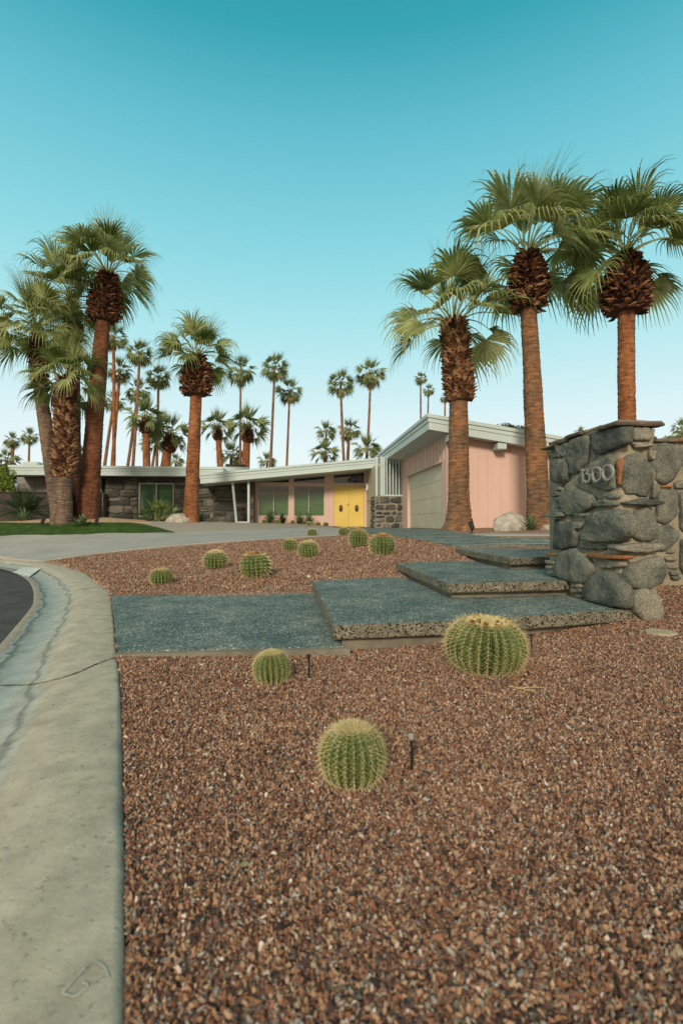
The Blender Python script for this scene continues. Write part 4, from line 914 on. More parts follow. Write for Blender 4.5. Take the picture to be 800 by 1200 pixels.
mb.build('stones', M['far_stone'], stw2, smooth=True); lsw = put('low_stone_wall', None, house, label='low stone wall under the grey block panel'); lsw.empty_display_size = .1
mb = MB(HO); mb.box((lx0,YL+.33,gl_),(sxA+.1,YLW-.01,lz1-.03)); mb.build('mortar_core', M['far_mortar'], lsw)
mb = MB(HO); stone_fill(mb, lx0, sxA+.1, ZC-.15, lz1, lambda a,b,d:(a,YL+.33-d,b), r4, T=.05, wmin=.25, wmax=.8, hmin=.13, hmax=.35, jit=.04)
mb.build('stones', M['far_stone'], lsw, smooth=True)
window(wxa, wxb, wza, wzb, YLW+.0, [PY(183,600,YLW).x], 1.0, .06, lab='window with green blind in the stone wall', bm_='pale_blind')
# dark end of the stone wall beside the windows
xq = PY(293.5,590,YD-.5).x
mb = MB(HO); mb.prism([(xq,gl_),(w['a']-.165,gl_),(w['a']-.165,rz(w['a']-.165)-.004),(xq,rz(xq)-.004)], 'y', YD-.5, YD+.02); pier = mb.build('stone_pier', M['far_mortar'], house)
mb = MB(HO); stone_fill(mb, xq, w['a']-.165, ZC-.15, rz(xq)-.02, lambda a,b,d:(a,YD-.5-d,b), r4, T=.04, wmin=.3, wmax=.4, hmin=.12, hmax=.3); mb.build('stones', M['far_stone'], pier, smooth=True)

# dark boundary wall at far left
fx1 = PY(48,600,23.5).x; fz = PY(20,577.5,23.5).z
bw_ = empty('boundary_wall', (fx1-6,23.6,ZC), 'dark brown block boundary wall at the lawn edge', 'wall')
mb = MB(bw_.location); mb.box((fx1-14,23.5,ZC-.5),(fx1+2.5,23.7,fz)); x = fx1-14
while x < fx1+2.4: mb.box((x,23.47,ZC-.5),(x+.06,23.498,fz+.01)); x += 1.6
mb.build('panel', M['dark_wall'], bw_); mb = MB(bw_.location); mb.box((fx1-14,23.44,fz+.001),(fx1+2.5,23.76,fz+.05), bev=.01); mb.build('coping', M['dark_wall'], bw_)

# ------------------------------------------------------------------ palms
GOLD = 2.399963
def frond_arrays(mb, base, az, el_, Lp, Lb, rnd, nseg=27, steps=6, droop=1.0, spread=2.0, wind=(.25,0), tint=.4, fold=.3, petw=.022, tipdroop=1.0):
    d = Vector((math.cos(az)*math.cos(el_), math.sin(az)*math.cos(el_), math.sin(el_)))
    p = Vector(base); pts = [p.copy()]; n = 5
    for i in range(n):
        d = (d+Vector((wind[0]*.10, wind[1]*.10, -.16*droop*(1+i*.2)*(math.cos(el_)+.25)))).normalized(); p = p+d*(Lp/n); pts.append(p.copy())
    mb.tube(pts, [petw*(1.25-.7*i/n) for i in range(n+1)], 3, 0, min(.999,tint+.25), cap=False)
    t = d; s = t.cross(Vector((0,0,1)))
    s = s.normalized() if s.length > .05 else Vector((math.sin(az),-math.cos(az),0))
    s = Matrix.Rotation(rnd.gauss(0,.45), 3, t) @ s; nn = s.cross(t).normalized()
    for k in range(nseg):
        ph = (k/(nseg-1)*2-1)*spread; u = abs(ph)/spread
        if rnd.random() < .04: continue
        L_ = Lb*(1.0-.38*u**1.6)*rnd.uniform(.88,1.08); dirv = (t*math.cos(ph)+s*math.sin(ph)+nn*(.30*abs(math.sin(ph))+rnd.uniform(-.05,.05))).normalized()
        dl = spread*2/(nseg-1)*1.05; q = p-dirv*0; vs = []; gd = rnd.uniform(.7,1.4)*tipdroop
        side_ = Vector((0,0,0))
        for j in range(steps+1):
            f = j/steps; side_ = (nn.cross(dirv)).normalized(); wd = dl*L_*.5*(f/.42 if f < .42 else (.45+.55*max(0,(.66-f)/.24) if f < .66 else .45)*(max(.05,(1-f)/.58)**.8))*.55+.0015
            vs += [q-side_*wd, q+nn*wd*(fold*(1 if f < .6 else .4)*2), q+side_*wd]
            g = (max(0,f-.30)**1.3)*1.25*gd
            dirv = (dirv+Vector((wind[0]*g*.45+rnd.uniform(-.04,.04)*f, wind[1]*g*.45+rnd.uniform(-.04,.04)*f, -g))).normalized(); q = q+dirv*(L_/steps)
            nn2 = side_.cross(dirv)*-1
            nn2 = -nn2 if nn2.dot(nn) < 0 else nn2
            if nn2.length > .1: nn_loc = nn2
        tt = min(.999,max(.001,tint+rnd.gauss(0,.10)))
        fs = []
        for j in range(steps): fs += [(3*j,3*j+1,3*j+4,3*j+3),(3*j+1,3*j+2,3*j+5,3*j+4)]
        mb.add(vs, fs, 0, tt)

def crown(mb, c, R, rnd, nf=36, nseg=27, steps=6, wind=(.3,0), low=-.1, skirt=0, greens=(.25,.6), petw=.022):
    nf = int(nf*.86)
    for i in range(nf):
        f = (i+.5)/nf; az = i*GOLD+rnd.uniform(-.25,.25)
        e = math.radians(84)*(1-f)+low*f+rnd.uniform(-.12,.12)
        young = f < .25
        if f > .5 and math.sin(az) < -.35: e += .45*min(1,(f-.5)*3)
        Lp = R*(.48 if not young else .34)*rnd.uniform(.85,1.12); Lb = R*(.56 if not young else .68)*rnd.uniform(.88,1.1)
        frond_arrays(mb, c+Vector((math.cos(az)*.05, math.sin(az)*.05, rnd.uniform(-.12,.05))), az, e, Lp, Lb, rnd, nseg, steps, .3 if young else .55+f*.45, rnd.uniform(.5,.85) if young else rnd.uniform(1.4,1.95), wind,
                     greens[0]-.12+(greens[1]-greens[0]+.24)*(rnd.random()*.75+f*.25), tipdroop=.45 if young else rnd.uniform(1.3,2.9), petw=petw)
    for i in range(skirt):
        az = i*GOLD; e = -1.0-rnd.uniform(0,.4)
        frond_arrays(mb, c+Vector((0,0,-.15)), az, e, R*.4*rnd.uniform(.8,1.1), R*.45, rnd, max(7,nseg//2), steps, 1, 1.3, (0,0), .9, tipdroop=1.2)

def boots(mb, cen, rad, h, rnd, n, ln=.26, wd=.085, up=.9, t0=0, t1=1, shag=False):
    """cut leaf bases: hooked wedges in a spiral; cen(f)->centre, rad(f)->radius, f 0..1 from low to high"""
    for i in range(n):
        f = (i+rnd.random())/n; az = i*GOLD+rnd.uniform(-.15,.15); c = cen(f); r = rad(f)
        o = Vector((math.cos(az), math.sin(az), 0)); s = Vector((-math.sin(az), math.cos(az), 0)); z = Vector((0,0,1))
        b = c+o*(r*.82); l_ = ln*rnd.uniform(.7,1.25); w_ = wd*rnd.uniform(.7,1.2); u_ = up*(rnd.uniform(.6,1.3) if not shag else rnd.uniform(-.45,1.5))
        d1 = (o*(.55 if not shag else .8)+z*u_+s*(rnd.uniform(-.5,.5) if shag else 0)).normalized(); d2 = (o*1.1+z*u_*(.55 if not shag else rnd.uniform(-.6,1))+s*rnd.uniform(-.3,.3)*(2.2 if shag else 1)).normalized()
        th_ = .022*rnd.uniform(.8,1.5); k = d1.cross(s).normalized()*th_
        m_ = b+d1*l_*.55; e = m_+d2*l_*.5
        vs = [b-s*w_-k, b+s*w_-k, b+s*w_+k, b-s*w_+k, m_-s*w_*.72-k, m_+s*w_*.72-k, m_+s*w_*.6+k, m_-s*w_*.6+k, e-s*w_*.5-k*.5, e+s*w_*.38-k*.4, e+s*w_*.33+k*.4, e-s*w_*.4+k*.4]
        fs = [(0,1,5,4),(1,2,6,5),(2,3,7,6),(3,0,4,7),(4,5,9,8),(5,6,10,9),(6,7,11,10),(7,4,8,11),(8,9,10,11)]
        mb.add(vs, fs, 0, min(.999,max(.001,(t0+(t1-t0)*rnd.random()))))

def palm(base, top, crown_top, r0, r1, label, seed, R=2.3, trunk='trunk_orange', boot_r=None, boot_h=1.0, boot_low=None, nboot=170, shag=False, nf=36, wind=(.3,0), bmat='boots', lean=None, flare=.35, group='tall fan palms around the house', low=.08, bup=.9, t0=0, t1=1, greens=(.25,.6), bln=.26, bwd=.085):
    """base: foot of trunk, top: where the clean trunk ends, crown_top: where fronds spring"""
    rnd = random.Random(seed); base = Vector(base); top = Vector(top); ct = Vector(crown_top)
    root = empty('fan_palm', base, label, 'palm tree', group)
    mid_ = (base+top)/2+(Vector(lean) if lean else Vector((0,0,0)))
    mb = MB(base); pts = []; rad = []; n = int(max(60, (top-base).length/.035)); H_ = (top-base).length
    for i in range(n+1):
        f = i/n; f2 = f*1.0; p = base*(1-f)**2+mid_*2*f*(1-f)+top*f*f; 
        if i == 0: p = p-Vector((0,0,.25))
        z = f*H_; r = r0+(r1-r0)*f; r *= 1+flare*math.exp(-z/.28)+.06*math.exp(-z/1.2); r *= 1+.03*noise.noise(Vector((seed, z*1.5, 0)))+.035*noise.noise(Vector((seed, z*9, 3)))+.02*math.sin(z*60+3*noise.noise(Vector((seed,z*2,0))))
        pts.append(p); rad.append(r)
    e = (ct-top); pts.append(top+e*.5); rad.append(r1*.9); pts.append(ct); rad.append(r1*.55)
    mb.tube(pts, rad, 28); 
    vv = []
    for v in mb.v:
        q = Vector(v); d = noise.noise(Vector((q.x*2.5,q.y*2.5,q.z*.8))+Vector((seed,0,0)))*.03+noise.noise(Vector((q.x*4,q.y*4,q.z*16)))*.02; c_ = Vector((q.x,q.y,0)); vv.append(tuple(q*1+Vector((q.x,q.y,0)).normalized()*d*(1 if q.z < .8 else .6)) if q.length > .001 else tuple(q))
    mb.v = vv
    mb.build('trunk', M[trunk], root, smooth=True)
    br = boot_r or r1*1.5
    mb = MB(base); lowp = top if boot_low is None else Vector(boot_low)
    cen = lambda f: lowp.lerp(ct, f); hh = (ct-lowp).length
    if boot_low is None: radf = lambda f: br*(.80+.28*math.sin(min(1,f*1.15+.1)*math.pi))*(1 if f < .7 else 1-(f-.7)*1.6)
    else: radf = lambda f: br*(1.0+.05*math.sin(f*7))*(1 if f < .85 else 1-(f-.85)*2.0)
    n2 = 14; mb.tube([cen(i/n2) for i in range(n2+1)], [radf(i/n2)*.85 for i in range(n2+1)], 14, 0, .12)
    if boot_low is None: boots(mb, cen, radf, hh, rnd, int(nboot*2.3), bln*.72, bwd*.62, bup*.8, t0, t1, True)
    else: boots(mb, cen, radf, hh, rnd, int(nboot*1.35), bln*.85, bwd*.8, bup, t0, t1)
    mb.build('leaf_bases', M[bmat], root)
    mb = MB(base); crown(mb, ct, R, rnd, nf, wind=wind, low=low, greens=greens); mb.build('crown', M['frond'], root)
    return root

def pp(px, py, Y): return PY(px, py, Y)
def foot(px, Y, dz=0): q = PY(px, 610, Y); return Vector((q.x, Y, TZ(q.x,Y)+dz))
def rp_(pxw, Y): return pxw*Y/600/2
# right group
YA = 14.2
palm(foot(537,YA), pp(537,468,YA), pp(531,378,YA), rp_(25,YA), rp_(22,YA), 'shortest right palm in front of the garage, its upper trunk clad in tan leaf stubs', 11, R=2.4, trunk='trunk_brown', boot_r=rp_(33,YA), boot_h=2, boot_low=pp(539,470,YA), nboot=300, nf=32, bmat='boots_light', flare=.65, wind=(.25,0), low=.05, greens=(.3,.6), bln=.22)
YB_ = 13.2
palm(foot(632,YB_), pp(619,362,YB_), pp(618,298,YB_), rp_(27,YB_), rp_(18.5,YB_), 'tall right palm between the garage and the stone pillar', 12, R=2.65, trunk='trunk_brown', boot_r=rp_(40,YB_), nboot=220, nf=38, flare=.2, wind=(.5,0), greens=(.25,.6))
YC_ = 12.6
palm(foot(735,YC_), pp(733,366,YC_), pp(732,300,YC_), rp_(22,YC_), rp_(19,YC_), 'palm rising behind the stone pillar at the right edge', 13, R=2.3, trunk='trunk_orange', boot_r=rp_(50,YC_), nboot=230, nf=36, flare=.2, wind=(.45,0), t1=.9, greens=(.2,.55))
# palm in front of the stone wing
YE_ = 21.2
palm(foot(223,YE_,-.05), pp(230,463,YE_), pp(231,418,YE_), rp_(16,YE_), rp_(13,YE_), 'lone palm with orange trunk in front of the stone wing', 14, R=1.95, boot_r=rp_(33,YE_), nboot=210, nf=36, flare=.35, wind=(.1,0), low=.05, greens=(.2,.55))
# left cluster
palm(foot(72,20.0), pp(47,450,20.0), pp(44,384,20.0), rp_(18,20), rp_(13,20), 'leftmost palm of the left cluster with a grey trunk', 21, R=2.3, trunk='trunk_grey', boot_r=rp_(17,20), nboot=120, nf=40, lean=(-.06,0,0), flare=.3, wind=(0,0), low=-.15, greens=(.2,.55), bln=.18, bwd=.05)
palm(foot(73,19.3), pp(74,556,19.3), pp(78,444,19.3), rp_(20,19.3), rp_(18,19.3), 'shortest palm of the left cluster, its trunk covered with split leaf stubs', 22, R=1.9, trunk='trunk_grey', boot_r=rp_(22,19.3), boot_low=pp(74,560,19.3), nboot=330, nf=30, bmat='boots_light', flare=.15, wind=(0,0), low=-.2, greens=(.25,.6), bln=.24)
palm(foot(88,20.9), pp(86,400,20.9), pp(84,350,20.9), rp_(15,20.9), rp_(13,20.9), 'dark trunked palm half hidden at the back of the left cluster', 23, R=2.4, trunk='trunk_dark', boot_r=rp_(18,20.9), nboot=110, nf=34, flare=.2, wind=(0,0), greens=(.25,.6), bln=.18, bwd=.05)
palm(foot(103,20.2), pp(121,376,20.2), pp(127,322,20.2), rp_(22,20.2), rp_(15.5,20.2), 'tallest palm of the left cluster, leaning right on an orange trunk', 24, R=2.45, trunk='trunk_red', boot_r=rp_(33,20.2), nboot=210, nf=40, lean=(-.05,0,0), flare=.2, wind=(.2,0), t1=.75, greens=(.25,.6))

# background palms: crowns shared between palms, each palm its own thing
protos = []
for k in range(4):
    rnd = random.Random(100+k); mb = MB(); crown(mb, Vector((0,0,0)), 1.0, rnd, 36 if k < 3 else 32, nseg=11, steps=4, wind=(.15,0), low=-.75 if k < 3 else -.2, skirt=(4,9,3,0)[k], greens=(.2,.6), petw=.014)
    me = bpy.data.meshes.new('crown'); me.from_pydata(mb.v, [], mb.f); me.materials.append(M['far_frond']); at = me.attributes.new('tint','FLOAT','FACE'); at.data.foreach_set('value', mb.t); protos.append(me)
tp = {}
def far_palm(cx, cy, rpx, bx, wpx, label, R=1.9, kind=0, tm='trunk_brown', bend=0, boot=0, midx=None):
    Y = 600*R/rpx/1.02; c = pp(cx,cy,Y); b = pp(bx,545,Y); dirx = (b.x-c.x)/max(.1,(c.z-b.z)); gz_ = ZC-.3; b = Vector((c.x+dirx*(c.z-gz_), Y, gz_))
    root = empty('background_palm', b, label, 'palm tree', 'palms beyond the house')
    rnd = random.Random(cx*7+cy); mb = MB(b); r = wpx*Y/600/2; m_ = (b+c)/2+Vector((bend*Y/600,0,0)); pts = []; rad = []
    for i in range(15):
        f = i/14; pts.append(b*(1-f)**2+m_*2*f*(1-f)+c*f*f); rad.append(r*(1.25-.4*f))
    mb.tube(pts, rad, 10); mb.build('trunk', M[tm], root, smooth=True)
    if boot:
        mb = MB(b); h_ = boot*Y/600; lo = c-Vector((0,0,h_)); br = r*1.65
        rf = lambda f: br*(.6+.45*math.sin(min(1,f*1.1+.08)*math.pi)); mb.tube([lo.lerp(c,i/8) for i in range(9)], [rf(i/8)*.85 for i in range(9)], 10, 0, .15)
        boots(mb, lambda f: lo.lerp(c,f), rf, h_, rnd, 90, .22, .07, .9, 0, .8); mb.build('leaf_bases', M['boots'], root)
    o = put('crown', protos[kind], root); o.location = c-b; s = rpx*Y/600; o.scale = (s,s,s); o.rotation_euler = (0,0,rnd.uniform(-.8,.8))
    return root
FP = [
 (282,434,18,281.5,2.6,'slender palm just right of the lone orange trunked palm, the nearer crown',0,0,0),
 (322,430,17,317,3.0,'slender palm standing highest over the entry roof',1,0,0),
 (339.5,458,16,336,2.6,'slender palm directly right of the highest one over the entry roof',2,0,0),
 (399,449,17,404,3.2,'left one of the tall pair with swaying trunks above the doors',1,-2,0),
 (434,437,18,427,3.0,'right one of the tall pair with swaying trunks, shaggiest crown',1,4,0),
 (382,506,11.5,382,2.4,'small round crowned palm low beside the tall pair',3,0,0),
 (409,503,14,407,4.0,'stout low palm between the tall pair of trunks',0,0,0),
 (380,531,15,380,3.0,'low spreading palm just above the roof left of the doors',3,0,0),
 (430,527,16,430,3.0,'low spreading palm just above the roof right of the doors',3,0,0),
 (492.5,443,8,493,2.4,'tallest of three tiny distant palms above the garage eave',0,0,0),
 (502,457,7.5,499,2.2,'middle of three tiny distant palms above the garage eave',0,0,0),
 (521,466,6.5,521,2.4,'tiny distant palm closest to the tan stubbed palm',0,0,0),
 (255,500,18,258,7.0,'stout palm with brown boots right of the lone orange trunked palm',3,0,16),
 (290,499,22,288,9.0,'broad stout palm with full crown above the low roof',3,0,20),
 (271,534,15,271,4.0,'low bushy palm peeking over the flat roof',3,0,0),
 (313,541,10,313,3.0,'small palm tuft just above the sloping entry roof',3,0,0),
 (164,413,16,155,3.4,'tall slender palm with leaning pale trunk over the stone wing',1,2,0),
 (186,441,15,184,3.2,'slender palm with dark stem left of the lone palm',1,0,0),
 (141,434,15,133,4.0,'slender palm left of the lone palm, second in the leaning row',0,-2,0),
 (133,394,16,132,4.0,'tall palm crown right behind the leaning orange trunk',0,3,0),
 (162,458,15,149,3.4,'palm in the leaning row with a middling crown',0,2,0),
 (171,490,22,172,8.5,'stout orange trunked palm over the stone wing roof',3,0,18),
 (199,508,21,194,11,'stout palm with a swollen brown trunk over the stone wing roof',3,0,22),
 (206,541,9,206,3.0,'tiny palm tuft above the roof beside the lone palm',3,0,0),
 (183,518,15,179,3.4,'thin trunked palm between the two stout ones',3,0,0),
 (15,516,9.5,15,4.0,'small palm at the far left above the flat roof end',0,0,0),
 (35,511,10,34,2.4,'small dark palm second from the far left',0,0,0),
 (134,470,13,124,3.6,'palm with crossing trunk behind the leaning orange trunk',0,-2,0),
 (94,531,9,94,3,'tiny palm seen between the left cluster trunks',0,0,0),
 (799,503,12,800,3,'distant palm top over the garden wall at the right edge',3,0,0),
 (680,507,7,680,2.4,'tiny palm top seen between the garage roof and pillar',3,0,0),
 (8,540,12,8,3,'low palm tuft behind the bright hedge at the far left',3,0,0),
]
for cx, cy, r_, bx, wp, lab, kd, bend, bt in FP:
    far_palm(cx, cy, r_*(1.38 if kd == 3 else 1.22), bx, wp, lab, kind=kd, bend=bend, boot=bt, tm='trunk_orange' if bt or cx in (133,141) else 'trunk_brown', R=2.0 if bt == 0 else 2.2)

# ------------------------------------------------------------------ leafy bushes and trees
def leafy(mb, c, rx, ry, rz_, n, ls, rnd, lobes=7):
    L_ = [Vector((0,0,0))]+[Vector((rnd.uniform(-.6,.6)*rx, rnd.uniform(-.6,.6)*ry, rnd.uniform(-.5,.6)*rz_)) for _ in range(lobes)]
    for i in range(n):
        o = rnd.choice(L_); d = Vector((rnd.gauss(0,1),rnd.gauss(0,1),rnd.gauss(0,1))).normalized(); f = rnd.random()**.35
        p = Vector(c)+o+Vector((d.x*rx,d.y*ry,d.z*rz_))*.55*f
        a = Vector((rnd.gauss(0,1),rnd.gauss(0,1),rnd.gauss(0,1)+.6)).normalized(); b = a.orthogonal().normalized(); b = Matrix.Rotation(rnd.random()*6.28,3,a)@b; k = a.cross(b); s = ls*rnd.uniform(.6,1.4)
        mb.add([p-b*s*.5, p+k*s*.28, p+b*s*.5, p-k*s*.28], [(0,1,2,3)], 0, min(.999,max(.001,rnd.gauss(.5,.22))))
def bush(name, c, rx, ry, rz_, n, ls, mat, label, cat, seed, group=None):
    rnd = random.Random(seed); g = Vector((c[0],c[1],TZ(c[0],c[1]))); r = empty(name, g, label, cat, group)
    mb = MB(g); mb.tube([g-Vector((0,0,.1)), (g+Vector(c))/2+Vector((.05,0,0)), Vector(c)+Vector((0,0,rz_*.3))], [max(.05,rx*.1),max(.04,rx*.08),.03], 8)
    for k in range(5):
        an = k*1.26; mb.tube([(g+Vector(c))/2, Vector(c)+Vector((math.cos(an)*rx*.6, math.sin(an)*ry*.6, rz_*.3))], [max(.03,rx*.05),.015], 5)
    mb.build('trunk', M['trunk_dark'], r); mb = MB(g); leafy(mb, c, rx, ry, rz_, n, ls, rnd); mb.build('crown', M[mat], r); return r
c = pp(-2,567,24.6); bush('hedge_bush', c, 1.1,.7,.75, 4200,.10,'bright_leaf','bright yellow green bush above the dark boundary wall','bush',1)
c = pp(8,555,29); bush('hedge_bush', c, 1.0,.8,.62, 3200,.11,'shrub','dark green bush behind the bright one','bush',2)
c = pp(600,507,45); bush('round_tree', c, 1.6,1.5,.95, 3000,.2,'shrub','rounded tree top showing over the garage roof','tree',3)
c = pp(790,519,13); bush('pale_tree', c, .75,.6,.27, 2600,.07,'pale_leaf','pale leafy tree just over the garden wall','tree',4)
c = pp(760,545,20); bush('pale_tree', c, .9,.6,.4, 1200,.09,'shrub','darker tree hidden lower behind the garden wall','tree',5)

def rosette(name, px, Y, R, n, label, cat, seed, mat='agave', wd=.05, hgt=.5, arch=.8, group=None, dz=0, segs=5, cup=.3):
    rnd = random.Random(seed); g = foot(px,Y,dz); mb = MB(g)
    for i in range(n):
        az = i*GOLD; e = math.radians(78)*(1-(i/n))+math.radians(12); d = Vector((math.cos(az)*math.cos(e), math.sin(az)*math.cos(e), math.sin(e))); p = g+Vector((0,0,.02)); s = Vector((-math.sin(az),math.cos(az),0)); L_ = R*rnd.uniform(.8,1.1)*(1+hgt*math.sin(e)*.3); vs = []
        for j in range(segs+1):
            f = j/segs; w_ = wd*math.sin(math.pi*min(1,.25+f*.75))**.8*(1 if f < .98 else .1); up = s.cross(d)
            vs += [p-s*w_, p-up*w_*cup*(1 if up.z > 0 else -1), p+s*w_]; d = (d+Vector((0,0,-arch/segs))).normalized(); p = p+d*L_/segs
        fs = []
        for j in range(segs): fs += [(3*j,3*j+1,3*j+4,3*j+3),(3*j+1,3*j+2,3*j+5,3*j+4)]
        mb.add(vs, fs, 0, min(.999,max(.001,rnd.gauss(.5,.2))))
    return mb.build(name, M[mat], None, label=label, cat=cat, group=group)
rosette('agave', 97, 18.9, .42, 34, 'small pale green agave at the front of the sand mound', 'plant', 1, wd=.035, arch=.3)
rosette('agave', 29, 20.4, .5, 40, 'grey green agave left of the palm cluster', 'plant', 2, wd=.04, arch=.4)
rosette('agave', 622, 12.6, .38, 44, 'green spiky plant between the boulder and the tall right palm', 'plant', 3, wd=.022, arch=.5)
rosette('agave', 236, 22.0, .42, 40, 'small green plant just right of the lone palm', 'plant', 4, wd=.022, arch=.7)
# arching cycad with long feathery leaves
def feather(name, px, Y, R, n, label, seed, mat='shrub', dz=0):
    rnd = random.Random(seed); g = foot(px,Y,dz); mb = MB(g)
    for i in range(n):
        az = i*GOLD; e = math.radians(80-60*(i/n)+rnd.uniform(-6,6)); d = Vector((math.cos(az)*math.cos(e),math.sin(az)*math.cos(e),math.sin(e))); p = g+Vector((0,0,.25)); L_ = R*rnd.uniform(.8,1.1); pts = [p.copy()]; t = max(.001,min(.999,rnd.gauss(.4,.2)))
        for j in range(12):
            d = (d+Vector((0,0,-.09))).normalized(); s = Vector((-math.sin(az),math.cos(az),0)); p = p+d*L_/12; pts.append(p.copy())
            if j > 1:
                for q in range(3):
                    pq = p-d*L_/36*q
                    for sg in (-1,1):
                        k = (s*sg+d*.55+Vector((0,0,-.25))).normalized(); l_ = R*.24*math.sin(math.pi*(j+1)/14)+.03; mb.add([pq-d*.012, pq+k*l_*.5-d*.01, pq+k*l_, pq+k*l_*.5+d*.012], [(0,1,2,3)], 0, t)
        mb.tube(pts, .01, 3, 0, .8, cap=False)
    return mb.build(name, M[mat], None, label=label, cat='plant')
feather('cycad', 30, 21.6, 1.25, 40, 'dark arching cycad before the boundary wall', 5)
# young fan palm shrub in front of the stone wall window
g = foot(187,23.4); rnd = random.Random(9); r_ = empty('young_fan_palm', g, 'trunkless young fan palm in front of the window in the stone wall', 'shrub')
mb = MB(g)
for i in range(26):
    az = i*GOLD; e = math.radians(80-65*i/26); frond_arrays(mb, g+Vector((math.cos(az)*.12,math.sin(az)*.1,.12)), az, e, .62*rnd.uniform(.8,1.15), .48*rnd.uniform(.85,1.1), rnd, 15, 4, .5, 1.6, (0,0), rnd.uniform(.05,.4), petw=.014, tipdroop=.5)
mb.build('crown', M['frond'], r_); mb = MB(g); mb.tube([g-Vector((0,0,.1)),g+Vector((0,0,.3))],[.14,.08],10,0,.2); mb.build('trunk', M['trunk_dark'], r_)
# shrubs below the windows
for i, (px, hpx, wpx, lab) in enumerate([(316,14,12,'upright grey green shrub leftmost below the wide windows'),(331,10,10,'small dark shrub second below the wide windows'),(351,12,13,'rounded shrub below the right window'),(362,13,9,'narrow shrub rightmost below the wide windows')]):
    rosette('window_shrub', px, 25.2-.2*(i%2), hpx*25/600*.95, 60, lab, 'shrub', 30+i, 'agave' if i != 1 else 'shrub', wd=.03, arch=.25, group='shrubs below the windows', hgt=1)

def boulder(px, Y, w_, h_, label, seed, dp=.7):
    g = foot(px,Y); bm = bmesh.new(); bmesh.ops.create_icosphere(bm, subdivisions=5, radius=1)
    for v in bm.verts:
        c = v.co.copy(); n_ = noise.noise(c*1.1+Vector((seed,0,0)))*.22+noise.noise(c*2.7+Vector((0,seed,0)))*.09+noise.noise(c*8)*.02; k = 1+n_
        q = c*k; q.z = max(q.z,-.35); v.co = Vector((q.x*w_/2, q.y*w_/2*dp, (q.z+.22)*h_/1.2))
    me = bpy.data.meshes.new('boulder'); bm.to_mesh(me); bm.free(); me.materials.append(M['boulder']); me.polygons.foreach_set('use_smooth',[True]*len(me.polygons))
    o = put('boulder', me, None, label, 'boulder'); o.location = g; return o
boulder(597.5, 12.9, .92, .46, 'pale grey boulder against the pink garage front', 1)
boulder(209, 21.0, .98, .36, 'pale boulder at the foot of the lone palm', 2)
boulder(642, 12.9, .5, .13, 'low flat stone at the foot of the tall right palm', 7)

